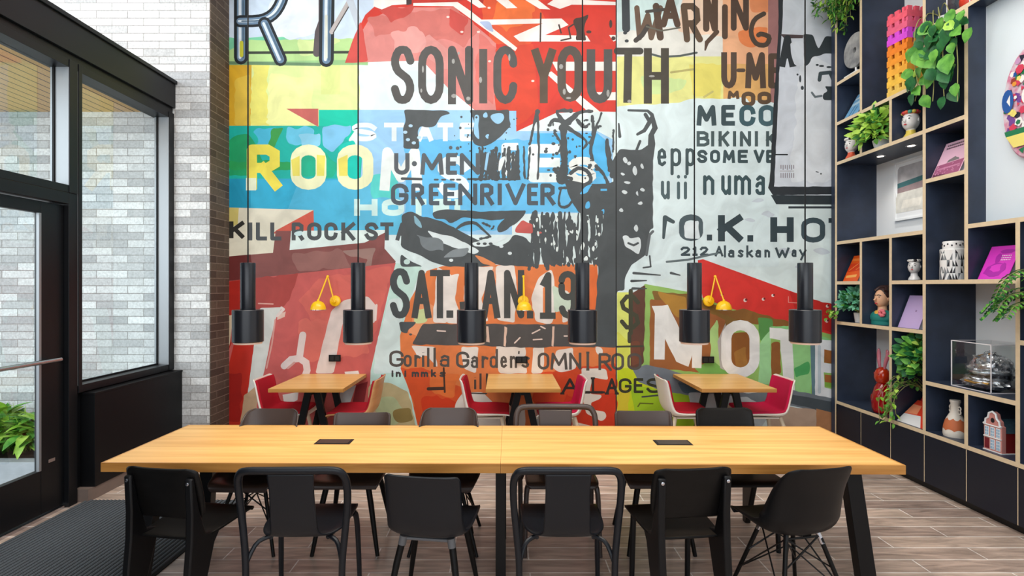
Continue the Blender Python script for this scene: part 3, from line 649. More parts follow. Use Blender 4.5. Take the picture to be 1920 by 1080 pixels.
S('6a777a', [(1250,491),(1290,487),(1330,478),(1345,475)], 4)
# motel sign
P('dc3c36', 1308,488, 1318,486, 1660,598, 1660,660, 1566,632, 1440,600, 1360,575, 1318,566); P('c8302c', 1480,545, 1560,570, 1566,625, 1500,608, j=4)
for x, y, r in ((1397,563,3.5),(1431,561,3),(1449,554,3),(1551,574,3),(1559,589,4),(1550,602,3),(1353,553,2)): dot('f0d8d0', x, y, r); dot('7a2a28', x+2, y-1, r*.7)
S('e89088', [(1478,556),(1478,567),(1496,568)], 1.5)
P('9cc46c', 1208,532, 1292,548, 1362,576, 1470,604, 1660,655, 1660,770, 1540,748, 1400,725, 1200,690, j=1)
P('8a6a34', 1222,545, 1290,552, 1365,580, 1400,590, 1360,640, 1300,600, 1228,570, j=3); P('a4683a', 1218,560, 1300,570, 1360,600, 1340,700, 1218,690, j=2); P('b88a3c', 1232,548, 1285,556, 1290,600, 1262,590, j=3)
P('8f6432', 1345,585, 1395,578, 1450,596, 1498,606, 1496,612, 1450,612, 1400,606, j=2); P('5f9a54', 1420,595, 1450,600, 1442,640, 1425,640, j=2); P('b2d68a', 1330,615, 1346,600, 1350,690, 1334,696, j=3); P('7cb45c', 1300,690, 1335,676, 1400,720, 1320,706, j=2)
P('a8dca0', 1425,640, 1445,620, 1445,720, 1420,720, j=2); P('9ed690', 1486,640, 1520,645, 1522,745, 1490,738, j=2); P('58b068', 1488,690, 1518,676, 1518,700, 1492,708, j=2); P('6c8a94', 1519,645, 1530,648, 1528,745, 1522,740); P('8ed088', 1440,612, 1480,612, 1566,640, 1566,650, j=2)
P('9a6436', 1446,642, 1462,640, 1464,700, 1446,704, j=1); P('6a4638', 1180,552, 1210,534, 1206,680, 1190,694, 1180,690, j=2); P('7c4c38', 1184,640, 1200,640, 1202,680, 1184,688, j=2)
MW = 'efefec'
P('96602c', 1366,625, 1408,622, 1414,690, 1372,700, j=2); P('a8783a', 1376,660, 1398,650, 1402,690, 1380,694, j=2)
P('b8b4b0', 1345,640, 1360,606, 1370,700, 1350,690); S(MW, [(1236,674),(1238,574)], 20, False); P(MW, 1222,574, 1252,572, 1286,640, 1310,590, 1326,590, 1290,688, 1268,678, 1245,632, j=.6); S(MW, [(1308,610),(1306,690)], 18, False)
L(MW, 'O', 1352,1424, 600,708, 19); S('f3f2f0', [(1366,640),(1366,672)], 10); P(MW, 1443,614, 1484,618, 1490,732, 1470,730, 1462,638, 1443,634, j=.8)
P('eaedf0', 1528,635, 1660,650, 1660,668, 1546,656, 1544,680, 1660,694, 1660,706, 1544,698, 1546,726, 1660,752, 1660,770, 1528,744, j=.6); S('c8d4dc', [(1536,650),(1536,735)], 6); P('a86c3a', 1545,655, 1660,670, 1660,690, 1545,680); P('b06c3a', 1546,702, 1660,712, 1660,728, 1546,716); P('8cb84c', 1546,716, 1660,728, 1660,738, 1546,724)
# yellow strip, dollar, lower right
P('e4ea7c', 1157,548, 1182,548, 1182,700, 1157,700); P('dfe060', 1157,620, 1180,640, 1180,690, 1157,700, j=2); P('ccd824', 1157,690, 1200,690, 1260,720, 1330,760, 1340,838, 1157,838); P('a8cc2c', 1180,720, 1290,740, 1320,800, 1300,838, 1180,838, 1190,770, j=3)
P('dcc838', 1157,720, 1180,730, 1175,838, 1157,838, j=2)
P('7c848c', 1186,690, 1210,684, 1250,692, 1330,716, 1400,738, 1470,728, 1566,748, 1660,768, 1660,790, 1566,778, 1470,758, 1400,760, 1240,732, 1196,716, j=1.5); P('4f6472', 1270,716, 1330,730, 1330,742, 1280,736, j=1); P('525a60', 1472,738, 1660,770, 1660,795, 1566,776, 1480,756, j=1)
P('c4ccd0', 1290,735, 1400,745, 1450,770, 1400,838, 1310,838, 1300,780, j=2); P('c3a894', 1440,758, 1530,768, 1530,838, 1440,838, j=2); P('b8845e', 1530,766, 1660,790, 1660,838, 1530,838)
S(DK, [(1204,744),(1245,740)], 3); S('6a7028', [(1196,762),(1200,756),(1224,757)], 2.5)
# ---- orange poster at the bottom centre
P('e8854c', 800,508, 830,499, 950,496, 1120,496, 1122,560, 1118,640, 1155,650, 1155,838, 792,838, 770,740, 752,690, 750,630, 770,560)
P('df5a2a', 752,690, 800,690, 850,720, 900,740, 900,838, 792,838, 770,740, j=4); P('d8421c', 790,740, 860,750, 870,838, 800,838, j=6); P('e87a3c', 800,700, 860,700, 850,745, 815,740, j=5); P('de5026', 1000,700, 1155,680, 1155,838, 1000,838, j=4); P('d63e20', 1060,740, 1155,740, 1155,838, 1040,838, j=5)
P('f0a070', 760,620, 790,560, 830,580, 810,640, j=6); P('e6753c', 1100,500, 1122,500, 1120,600, 1100,600, j=3); P('eca078', 880,500, 960,500, 960,520, 890,530, j=4)
for pts in ([820,500, 850,520, 842,560, 838,606, 812,606, 816,540], [838,520, 862,512, 852,560, 868,606, 838,606, 834,560], [874,500, 925,500, 902,560, 916,602, 880,606, 870,560], [930,500, 965,496, 970,560, 965,606, 930,600], [995,560, 1010,520, 1035,505, 1045,560, 1035,608, 1005,604], [1060,540, 1078,560, 1072,600, 1056,606, 1050,560]):
    P('efe6de', *pts, j=2)
P('e88c54', 1018,540, 1030,530, 1030,590, 1018,588); P('d5e0a4', 778,580, 800,576, 800,604, 776,606, j=2); P('cfe0cc', 1035,535, 1072,555, 1070,580, 1040,585, j=2)
for pts in ([772,648, 815,650, 820,690, 800,665, 785,670], [864,650, 898,650, 892,700, 870,690], [930,645, 985,640, 988,700, 935,700, 930,680], [1000,650, 1020,648, 1018,700, 996,700], [1045,655, 1075,652, 1080,690, 1050,700, 1036,690], [1115,650, 1130,650, 1132,665, 1120,664]):
    P('efe4da', *pts, j=2)
P('e9e2da', 852,760, 868,736, 905,735, 930,760, 985,760, 985,838, 880,838, 858,790, j=1.5); P('ece0d4', 1090,690, 1136,692, 1140,712, 1110,708, 1106,738, 1128,740, 1126,748, 1106,756, 1112,768, 1134,772, 1138,782, 1128,790, 1098,775, 1092,740, j=1); P('efd8c8', 1075,790, 1115,800, 1115,838, 1060,838)
P('c8d2d4', 1000,780, 1060,760, 1070,838, 1000,838, j=2)
# ---- black printing: ragged band, trees, hat, dark column
BK = '53585a'
P('5a5654', 792,607, 1116,608, 1117,651, 1060,650, 985,652, 900,648, 772,646, 782,628, j=1.4)
for pts in ([912,612, 916,612, 918,642, 912,640], [946,612, 951,614, 948,650, 944,648], [1036,612, 1040,612, 1038,650, 1034,648]): P('eac8b4', *pts, j=.6)
for q in ([(965,643),(975,633)], [(998,625),(1012,618)], [(1000,637),(1016,636)], [(820,620),(835,621)], [(1058,630),(1064,630)], [(1014,612),(1022,616)]): S('efd8cc', q, 2.6)
P(BK, 748,603, 782,604, 775,612, 766,618, 764,625, 752,622, 750,612, j=1); dot(BK, 770,627,3,2)
P(BK, 1132,398, 1140,360, 1150,340, 1143,310, 1158,285, 1162,280, 1200,282, 1215,270, 1224,268, 1224,428, 1218,430, 1213,478, 1200,486, 1184,496, 1172,522, 1172,545, 1156,545, 1156,652, 1112,650, 1116,590, 1120,530, 1122,470, 1128,440, j=1.6)
for pts in ([1166,442, 1176,440, 1180,448, 1200,444, 1202,460, 1198,478, 1184,468, 1172,462]): P('dfe8ea', *([1166,442, 1176,440, 1180,448, 1200,444, 1202,460, 1198,478, 1184,468, 1172,462]), j=1.2); break
S(BK, [(1178,456),(1188,460),(1196,456)], 4)
for x, y, a, b in ((1165,394,6,5),(1200,382,5,4),(1190,320,5,12),(1176,342,8,5),(1205,312,4,7),(1170,360,7,5),(1204,356,5,5),(1195,362,3,6),(1180,306,5,4),(1167,326,5,4),(1172,300,4,8),(1193,428,5,8)): P('d3dcde', x-a,y, x,y-b, x+a,y+b*.2, x+a*.2,y+b, j=2)
S(BK, [(1218,285),(1220,255),(1228,240),(1222,215),(1214,208),(1178,207)], [8,9,10,7,5,4]); S(BK, [(1222,222),(1208,245),(1195,252)], [9,7,5]); S(BK, [(1216,225),(1210,215)], 7); S(BK, [(1192,285),(1200,265)], 5); S(BK, [(1222,300),(1226,270),(1224,255)], 5); S(BK, [(1160,232),(1162,256)], [3,6])
S('6a6f72', [(1212,478),(1218,440),(1224,434)], 5); S(BK, [(1206,502),(1220,500),(1218,480)], 3)
# distressed blocks under the band name
P(BK, 757,206, 840,207, 844,214, 826,219, 815,236, 800,240, 790,236, 782,246, 784,262, 786,279, 756,279, 756,240, 760,228, j=1.5)
for x, y in ((770,236),(760,248),(765,262),(776,268),(786,258)): dot('b8d8ec', x, y, 4, 3)
P(BK, 880,206, 955,206, 956,235, 940,255, 925,268, 905,276, 888,270, 884,250, 890,230, j=2)
for pts in ([905,214, 912,210, 914,222, 906,222], [918,215, 944,211, 946,224, 934,234, 922,226], [890,215, 897,216, 898,262, 890,255], [908,255, 918,250, 916,262]): P('9fd0f0', *pts, j=1.5)
for i in range(26): dot(BK, rnd(850,1000), rnd(215,290), rnd(1,2.6))
# tree line and streaks
for i in range(16):
    x = 900+i*5.2; INK(BK, [(x+rnd(-2,2), rnd(272,292)), (x+rnd(-3,3), 310), (x+rnd(-4,4), 335)], [rnd(3,6),rnd(4,8),rnd(5,8)]) if not 975 < x < 982 else None
INK(BK, [(982,276),(984,335)], 4); INK(BK, [(994,276),(990,335)], 4); INK(BK, [(878,336),(915,336)], 4); INK(BK, [(935,336),(975,336)], 4); P('9fd0f0', 912,288, 918,284, 912,320, 908,318); P('eaf2f2', 936,298, 948,292, 940,318, 934,322, j=1)
INK(BK, [(1008,210),(1000,240),(993,270)], [8,4,5]); INK(BK, [(1008,215),(1010,270),(1008,335)], [6,4,4]); INK(BK, [(1056,240),(1058,300),(1054,335)], [14,14,18]); INK(BK, [(1062,232),(1040,225),(1030,235)], [10,7,5]); INK(BK, [(1060,235),(1085,212),(1110,209)], [12,8,6]); INK(BK, [(1060,235),(1045,210),(1070,208)], [9,6,7])
INK(BK, [(1065,240),(1092,258),(1100,270),(1092,280)], [10,6,5,3]); INK(BK, [(1128,212),(1116,245),(1108,280),(1112,300)], [4,5,7,7]); INK(BK, [(1110,218),(1112,250),(1106,268)], [7,5,4]); INK(BK, [(1082,225),(1095,238),(1105,232)], [8,7,4]); INK(BK, [(1040,250),(1052,270),(1048,285)], [6,6,3])
for i in range(60): dot(BK, rnd(1022,1125), rnd(212,335), rnd(1.4,4), rnd(1.2,3.4))
INK(BK, [(1040,318),(1050,330),(1070,335)], 8); S(BK, cat_rom([(1070,325),(1085,315),(1102,322),(1108,338),(1098,346),(1080,350)], 12), 7); INK(BK, [(1118,312),(1130,325),(1140,345)], 6); INK(BK, [(1138,262),(1142,300),(1148,330)], [6,9,10]); INK(BK, [(1150,245),(1149,285)], 4)
P(BK, 1055,335, 1085,342, 1110,345, 1140,345, 1152,340, 1150,402, 1120,405, 1085,400, 1070,372, j=2); P('62b9ea', 1085,366, 1096,350, 1112,344, 1100,362, j=1); P('62b9ea', 1098,380, 1106,376, 1108,390, 1096,392, j=1); P('62b9ea', 1122,402, 1132,388, 1133,402, j=1)
INK(BK, [(1052,352),(1048,378),(1052,388),(1066,386),(1076,372)], 4.5); INK(BK, [(1050,353),(1074,352)], 5); P('62b9ea', 1126,354, 1138,354, 1138,358, 1126,358)
for i in range(30):
    x = 996+i*4.6+rnd(-2,2); y = rnd(398,420)
    INK(BK, [(x+rnd(-2,2), y), (x+rnd(-4,4), rnd(430,455)), (x+rnd(-4,4), rnd(470,482)), (x+rnd(-3,3), rnd(490,505))], [rnd(2,7),rnd(3,9),rnd(3,8),rnd(2,8)])
for q in ([(1004,398),(1006,500)], [(1026,402),(1028,450),(1024,498)], [(1050,400),(1052,440),(1050,495)], [(1092,400),(1096,450),(1094,498)]): S(BK, q, [8]*len(q))
P('c8605a', 966,428, 980,413, 998,420, 1000,438, 966,437, j=1.5); P('cc6a62', 1000,430, 1018,436, 1016,438, 1000,438)
for i in range(46): P(BK, *[q for k in range(7) for q in ((lambda x,y,r,k: (x+r*rnd(.5,1.3)*math.cos(k*.9), y+r*1.6*rnd(.5,1.3)*math.sin(k*.9)))(bx[0],bx[1],bx[2],k))] , j=1) if (bx := (rnd(998,1128), rnd(404,492), rnd(3,7))) else None
for i in range(30): P('e3ecea', *[q for k in range(6) for q in (bx[0]+bx[2]*rnd(.5,1.2)*math.cos(k*1.05), bx[1]+bx[2]*2*rnd(.5,1.2)*math.sin(k*1.05))], j=1) if (bx := (rnd(1000,1126), rnd(410,488), rnd(1.6,3.6))) else None
# hat brim and face shapes
P(BK, 752,440, 752,402, 768,396, 780,400, 790,406, 820,412, 850,425, 878,440, 900,452, 935,462, 955,452, 962,440, 985,445, 1000,462, 990,480, 1000,500, 980,500, 930,496, 900,500, 840,500, 815,494, 790,478, 765,470, 750,462, j=2)
P('dfeaec', 800,431, 812,436, 850,444, 900,470, 890,478, 850,464, 815,450, j=1.5); P('e8935e', 888,478, 905,482, 930,496, 928,500, 905,494, j=1); P('8ab4c4', 776,402, 790,418, 792,430, 778,420, j=1.5); P('7a8286', 780,440, 830,450, 835,470, 800,470, j=4); P('8a9296', 845,470, 880,464, 870,480, 830,484, j=3)
for x, y in ((846,488),(956,475),(940,462)): dot('dfeaec', x, y, 4, 3)
P(BK, 808,400, 826,393, 870,394, 900,396, 988,395, 984,404, 966,420, 950,432, 935,436, 930,428, 948,410, 920,414, 900,410, 868,408, 845,420, 836,410, 815,410, j=1.6); S(BK, cat_rom([(855,430),(870,420),(890,418),(905,430),(920,444)], 12), [3,5,6,7,7,6,6,5,5,4,4,3]); INK(BK, [(905,418),(918,424)], 4); INK(BK, [(922,430),(926,424)], 3); INK(BK, [(900,448),(920,444)], 4)
P('e0ecee', 885,455, 930,446, 960,440, 940,452, 910,464, 888,462, j=1.5)
for x in (897,909,920): dot(BK, x, 457, 4, 2.5)
P(BK, 752,476, 770,490, 794,500, 752,500, 750,488, j=1); dot('cfe8e2', 763,491,6,5)
# ---- black lettering
SY = '565452'
T(SY, (('S',733,777),('O',784,832),('N',840,887),('C',925,970)), 86,195, 15, cap=True); L(SY, 'N', 840,887, 90,196, 15); S('5a5450', [(906,92),(906,194)], 15, False)
L('5c4e40', 'Y', 997,1042, 91,194, 15); L('5a5048', 'O', 1045,1093, 86,191, 16); L(SY, 'U', 1100,1148, 92,194, 16)
S('47443e', [(1157,96),(1200,96)], 13); S('4b4840', [(1178,96),(1176,193)], 15, False); L('4b463c', 'H', 1207,1254, 90,195, 15)
for x, y, a, b in ((850,115,3,5),(860,100,2,3),(793,130,2,7),(790,170,2,4),(851,180,5,4),(901,150,3,6),(1052,125,4,5),(1058,172,3,6),(1066,184,5,2),(1140,175,3,7),(1222,143,6,2),(878,185,4,4),(955,108,2,7),(1180,190,4,3)): dot('a8a8a4', x, y, a, b, 7)
KR = '55585a'
T('33302c', (('K',430,458),), 415,447, 8); T(KR, (('I',465,474),('L',480,501),('L',507,528),('R',547,570),('O',576,603),('C',608,633),('K',640,666),('S',684,709),('T',713,738),('A',742,766)), 417,451, 7.5); P('cfe8ea', 552,434, 566,434, 566,442, 552,441, j=2)
T('5f656a', (('U',739,768),('M',788,832),('E',836,857),('N',862,900)), 287,328, 8); dot('5f656a',777,307,5); dot('5f656a',845,277,3.5); dot('5f656a',858,278,3.5); S(KR, [(754,335),(790,336)], 5)
for x in (818,832,848,860): S(KR, [(x-3,337),(x+3,337)], 3.5)
T('555e66', (('G',733,766),('R',771,796),('E',804,824),('E',831,854),('N',859,895),('R',900,926),('I',932,942),('V',948,985),('E',988,1009),('R',1013,1041)), 344,385, 8)
T('4e5354', (('S',731,769),), 503,597, 13, cap=True); T('50504e', (('A',772,809),('T',806,844),('A',902,938),('N',945,983)), 506,597, 12); L('50504e', 'J', 862,888, 506,597, 12); P('50504e', 837,582, 850,582, 850,596, 837,596); P('50504e', 988,583, 1000,583, 1000,597, 988,597)
L('50524e', '1', 1012,1042, 510,598, 12); L('50524e', '9', 1047,1082, 508,597, 12, cap=True)
GG = '5d5650'
L(GG, 'G', 730,757, 657,688, 5); T(GG, (('o',757,772),('r',777,789),('i',790,797),('l',800,806),('l',812,818),('a',825,845)), 652,688, 4.5); L(GG, 'G', 855,880, 659,690, 5); T(GG, (('a',883,898),('r',903,916),('d',918,935),('e',938,951),('n',956,970),('s',978,993)), 654,690, 4.5); L(GG, "'", 970,976, 658,672, 3)
T(GG, (('O',1008,1030),('M',1032,1064),('N',1067,1090),('I',1094,1110)), 661,693, 5, serif=3); T(GG, (('R',1122,1146),('O',1146,1170),('O',1176,1203)), 662,694, 5, serif=2)
T('3a302c', (('A',1053,1084),('L',1088,1106),('L',1109,1130),('A',1136,1158)), 709,738, 5, serif=4); T('3c3c2c', (('G',1160,1184),('E',1188,1206),('S',1212,1240)), 709,737, 5, serif=2)
T('4c4644', (('i',734,738),('n',742,752),('i',758,762),('m',772,786),('m',789,803),('k',808,818),('s',824,836)), 692,707, 3.6, cap=True)
S('4a3428', [(832,690),(834,735)], 3.5); S('4a3428', [(803,729),(832,728)], 6)
T('564840', (('i',888,894),('l',898,904),('l',910,916)), 700,730, 4); S('50504e', [(880,737),(912,738)], 2.5)
L('4c4c3a', '$', 1162,1200, 545,625, 8, cap=True); S('4c4c3a', [(1180,625),(1180,640)], 7); S('4a4c3c', [(1157,650),(1205,649)], 3.5)
for q in ([(1188,512),(1238,516)], [(1184,527),(1212,526)], [(1258,512),(1275,516)], [(1186,541),(1212,541)]): S(BK, q, [5,2])
# the seam between the two canvases
P('2e2f2f', 1154.2,-70, 1156.4,-70, 1156.4,838, 1154.2,838)
def mural_mat():
    m = bpy.data.materials.new('mural_paint'); m.use_nodes = True; nt = m.node_tree; N = nt.nodes; L_ = nt.links
    b = N['Principled BSDF']; b.inputs['Roughness'].default_value = .5; b.inputs['Specular IOR Level'].default_value = .3
    a = N.new('ShaderNodeAttribute'); a.attribute_name = 'paint'
    tc = N.new('ShaderNodeTexCoord'); nz = N.new('ShaderNodeTexNoise'); nz.inputs['Scale'].default_value = 3.2; nz.inputs['Detail'].default_value = 6; nz.inputs['Distortion'].default_value = 1.2
    L_.new(tc.outputs['Object'], nz.inputs['Vector'])
    cr = N.new('ShaderNodeMapRange'); cr.inputs[1].default_value = .35; cr.inputs[2].default_value = .65; cr.inputs[3].default_value = .90; cr.inputs[4].default_value = 1.10
    L_.new(nz.outputs[0], cr.inputs[0])
    mx = N.new('ShaderNodeMix'); mx.data_type = 'RGBA'; mx.blend_type = 'MULTIPLY'; mx.inputs[0].default_value = 1
    L_.new(a.outputs['Color'], mx.inputs[6]); L_.new(cr.outputs[0], mx.inputs[7]); L_.new(mx.outputs[2], b.inputs['Base Color'])
    return m
mural = MU.build('mural', mural_mat(), smooth=0, fix=False, cols=True); mural.location = (0, WALL, 0)
for p in mural.data.polygons: pass
bm = bmesh.new(); bm.from_mesh(mural.data)
for f in bm.faces:
    f.normal_update()
    if f.normal.y > 0: f.normal_flip()
bm.to_mesh(mural.data); bm.free()
tag(mural, 'huge colourful poster-collage mural with painted lettering covering the end wall', 'mural')

# ------------------------------------------------------------------ long table, rotated a touch
tb = thing('long_table', 'long oak communal table in the foreground with chairs on both sides', 'table', (-.015, 3.445, 0), R(-.55))
LX, LY, TT = 2.285, .418, .74
def top(x0, x1):
    m = MB(); m.box((x0,-LY,.69), (x1,LY,TT)); return m
for s, (a, b) in enumerate(((-LX, 0), (.0012, LX))):
    m = MB(); m.box((a if s else a+.012, -LY+.012, .695), (b if not s else b-.012, LY-.012, TT)); o = m.build('tabletop', OAK, tb, smooth=0)
    e = MB(); e.box((a,-LY,.688), (b,-LY+.012,TT)); e.box((a,LY-.012,.688), (b,LY,TT))
    if s: e.box((b-.012,-LY+.012,.688), (b,LY-.012,TT))
    else: e.box((a,-LY+.012,.688), (a+.012,LY-.012,TT))
    e.build('edge_band', OAKE, o, smooth=0)
for px in (-1.085, 1.105):
    g = MB(); g.box((px-.115,-.05,.735), (px+.115,.062,.7425)); o = g.build('cable_box', BLACKM, tb, smooth=0, bevel=.002)
    MB().box((px-.10,-.04,.7425), (px+.10,.052,.7445)).build('flap', mat('flap_metal', rgb(70,60,56), .35, .6), o, smooth=0, bevel=.001)
ap = MB(); ap.box((-2.1,-.25,.645), (2.1,-.21,.688)); ap.box((-2.1,.21,.645), (2.1,.25,.688)); ap.build('under_frame', BLACKM, tb, smooth=0)
for sx in (-1, 1):
    for sy in (-1, 1):
        m = MB(); x0, x1 = sx*2.05, sx*2.12; y0, y1 = sy*.29, sy*.34
        vs = []
        for (x, y, z) in ((x0,y0,.688), (x1,y1,0)):
            for dx, dy in ((-.045,-.035),(.045,-.035),(.045,.035),(-.045,.035)): vs.append((x+dx, y+dy, z))
        m.add(vs, [(0,1,2,3),(7,6,5,4)]+[(i,i+4,(i+1)%4+4,(i+1)%4) for i in range(4)])
        m.build('leg', BLACKM, tb, smooth=0, bevel=.003)
    MB().box((sx*2.05-.03,-.32,.64), (sx*2.05+.03,.32,.688)).build('cross_rail', BLACKM, tb, smooth=0)
for sy in (-1, 1): MB().box((-.03,sy*.27-.03,0), (.03,sy*.27+.03,.69)).build('leg', BLACKM, tb, smooth=0, bevel=.003)

# ------------------------------------------------------------------ chairs (local +y is where the sitter looks)
def sheet(prof, n=28, nw=13, th=.01):
    """a bent shell: prof rows are (y, z, half width, edge lift); lift raises the sides along the local normal"""
    rows = cat_rom(prof, n); m = MB(); vs = []
    for i, (y, z, hw, li) in enumerate(rows):
        a = rows[max(i-1,0)]; b = rows[min(i+1,n-1)]
        ty, tz = b[0]-a[0], b[1]-a[1]; l = math.hypot(ty, tz) or 1
        ny, nz = tz/l, -ty/l
        if nz < 0 and abs(nz) > .3: ny, nz = -ny, -nz
        if abs(nz) <= .3 and ny < 0: ny, nz = -ny, -nz
        for k in range(nw):
            u = -1+2*k/(nw-1); q = abs(u)**2.4*li
            vs.append((hw*math.sin(u*PI/2*.92)/math.sin(PI/2*.92), y+ny*q, z+nz*q))
    fs = [(i*nw+k, (i+1)*nw+k, (i+1)*nw+k+1, i*nw+k+1) for i in range(n-1) for k in range(nw-1)]
    m.add(vs, fs); return m
def standard_chair(name, label, group=None):
    t = thing(name, label, 'chair', group=group)
    s = sheet([(.225,.435,.19,0), (.20,.458,.205,.0), (.05,.456,.205,.004), (-.10,.448,.195,.006), (-.20,.452,.18,.006)], 16, 9)
    s.build('seat', BLACKW, t, solid=.013, smooth=60, bevel=.003)
    b = sheet([(-.185,.555,.165,.0), (-.195,.58,.195,.012), (-.225,.68,.207,.022), (-.255,.79,.205,.022), (-.262,.815,.19,.02), (-.268,.828,.15,.012)], 16, 11)
    b.build('backrest', BLACKW, t, solid=.013, smooth=60)
    for sx in (-1, 1):
        f = MB(); f.prism([(-.275,.785), (-.252,.79), (-.215,.62), (-.165,.475), (-.06,.445), (-.10,.40), (-.235,.0), (-.285,.0), (-.285,.30), (-.268,.46), (-.265,.60)], sx*.172-.02, sx*.172+.02, 'x')
        f.build('rear_leg', BLACKM, t, smooth=40, bevel=.008)
        g = MB(); g.tube([(sx*.165,.165,.445),(sx*.17,.185,0)], [.017,.015], 12); g.build('leg', BLACKM, t)
        c = MB(); c.lathe([(.009,0),(.009,.006),(.004,.008)], (sx*.172,0,0), 10)
        k = c.build('screw', CHROME, t); k.rotation_euler = (R(90),0,0); k.location = (0,-.272,.765)
    for y in (.16, -.1): r = MB(); r.tube([(-.16,y,.425),(.16,y,.425)], .011); r.build('seat_rail', BLACKM, t)
    return t
def arm_chair(name, label, col=None, group=None):
    cm = col or DGREYP
    t = thing(name, label, 'armchair', group=group)
    s = sheet([(.235,.425,.20,.0), (.215,.450,.222,.0), (.08,.447,.225,.006), (-.06,.436,.215,.014), (-.15,.438,.17,.012), (-.195,.475,.125,.003), (-.215,.56,.118,0), (-.238,.70,.113,0), (-.255,.80,.118,0)], 40, 11)
    s.build('seat_shell', cm, t, solid=.012, smooth=70)
    a = MB()
    half = [(.262,.17,.0), (.262,.15,.30), (.262,.10,.40)]
    pts = [(-.245,-.215,0), (-.247,-.205,.30), (-.258,-.20,.45), (-.274,-.205,.62), (-.276,-.225,.735), (-.262,-.245,.79), (-.225,-.257,.815), (-.10,-.262,.818)]
    full = pts + [(-x,y,z) for x,y,z in pts[::-1]]
    sm = cat_rom(full, 60)
    a.tube(sm, [.015+.004*math.sin(PI*i/59) for i in range(60)], 10, flat=1.1); a.build('back_frame', cm, t, smooth=70)
    for sx in (-1, 1):
        l = MB(); l.tube(cat_rom([(sx*.205,.165,.425),(sx*.222,.19,.36),(sx*.232,.215,0)], 10), [.02,.019,.018,.017,.016,.016,.015,.015,.014,.014], 10); l.build('leg', cm, t)
        g = MB(); g.tube(cat_rom([(sx*.15,-.12,.425),(sx*.21,-.16,.405),(sx*.245,-.205,.32)], 8), .012, 8); g.build('bracket', cm, t)
    r = MB(); r.tube([(-.2,.165,.42),(.2,.165,.42)], .012); r.tube([(-.2,.165,.42),(-.15,-.13,.42)], .012); r.tube([(.2,.165,.42),(.15,-.13,.42)], .012); r.build('seat_rail', cm, t)
    return t
def shell_profile(sc=1): return [(.225,.425,.20,.0), (.205,.452,.218,.012), (.06,.445,.225,.03), (-.09,.432,.222,.045), (-.17,.445,.212,.05), (-.212,.50,.203,.045), (-.232,.60,.199,.035), (-.252,.72,.198,.03), (-.263,.772,.195,.024), (-.267,.787,.175,.012)]
def panel_chair(name, label, shell, legm, group=None, pad=None, capm=None, cat='chair'):
    t = thing(name, label, cat, group=group)
    s = sheet(shell_profile(), 40, 15); s.build('seat_shell', shell, t, solid=.012, smooth=70)
    if pad:
        p = shell_profile(); q = [(y+(.006 if z < .46 else .016), z+(.016 if z < .46 else .004), hw*.95, li*.95) for y, z, hw, li in p[1:-1]]
        u = sheet(q, 36, 13); u.build('upholstery', pad, t, solid=.022, smooth=70)
    for sx in (-1, 1):
        for y0, y1 in ((.14,.205), (-.14,-.235)):
            l = MB(); l.tube([(sx*.13,y0,.425),(sx*.155,y0+(y1-y0)*.35,.30),(sx*.205,y1,0)], [.019,.0185,.0125], 12); o = l.build('leg', legm, t)
            if capm:
                c = MB(); c.tube([(sx*.128,y0-.003,.43),(sx*.136,y0+(y1-y0)*.1,.385)], .0215, 12); c.build('leg_cap', capm, o)
    r = MB(); r.box((-.14,-.15,.408), (.14,.15,.424)); r.build('seat_mount', capm or shell, t, smooth=0, bevel=.006)
    return t
def bucket_chair(name, label, shell, legm, group=None):
    t = thing(name, label, 'chair', group=group)
    pr = [(.235,.415,.175,.0), (.225,.447,.20,.012), (.10,.435,.228,.05), (-.04,.420,.236,.085), (-.13,.438,.235,.11), (-.185,.50,.228,.12), (-.205,.58,.218,.11), (-.225,.68,.207,.085), (-.25,.77,.195,.05), (-.262,.808,.175,.03), (-.268,.828,.135,.012)]
    s = sheet(pr, 44, 19); s.build('seat_shell', shell, t, solid=.008, smooth=80)
    w_ = MB()
    for sx in (-1, 1):
        for sy, y0, y1 in ((1,.10,.21), (-1,-.11,-.225)):
            l = MB(); l.tube([(sx*.105,y0,.40),(sx*.215,y1,0)], [.0125,.0105], 12); o = l.build('leg', legm, t)
            b = MB(); b.tube([(sx*.095,y0*.9,.43),(sx*.112,y0+(y1-y0)*.06,.372)], .0135, 10); b.build('bracket', CHROME if sx*sy < 0 else BLACKM, o)
    for sx in (-1, 1):
        w_.tube([(sx*.10,.09,.405),(sx*.19,-.18,.13)], .0045, 6); w_.tube([(sx*.10,-.10,.405),(sx*.19,.17,.13)], .0045, 6)
        w_.tube([(sx*.19,.17,.13),(0,0,.32),(-sx*.19,-.18,.13)], .0045, 6); w_.tube([(sx*.10,.09,.405),(-sx*.15,.13,.25)], .0045, 6); w_.tube([(sx*.10,-.10,.405),(-sx*.15,-.14,.25)], .0045, 6)
    w_.tube([(-.11,.1,.415),(.11,.1,.415)], .006, 6); w_.tube([(-.11,-.11,.41),(.11,-.11,.41)], .006, 6)
    w_.build('wire_brace', BLACKM, t)
    return t
def place(o, x, y, rz, label=None, sc=1, z=0):
    o.location = (x, y, z); o.rotation_euler = (0, 0, R(rz)); o.scale = (sc,)*3
    if label: o['label'] = label
    return o
GF = 'chairs along the near side of the long table'; GB = 'chairs along the far side of the long table'
c1 = standard_chair('plywood_chair', 'black chair with solid plywood back at the left end of the near row', GF); place(c1, -1.70, 2.95, -9)
c2 = arm_chair('arm_chair', 'black armchair with looped frame and centre splat, second from left in the near row', group=GF); place(c2, -1.085, 2.955, 1)
c3 = panel_chair('shell_chair', 'black one-piece shell chair left of the table centre leg, near row', DGREYP, BLACKW, GF, capm=mat('grey_plastic_cap', rgb(96,96,98), .5)); place(c3, -.383, 2.95, -8)
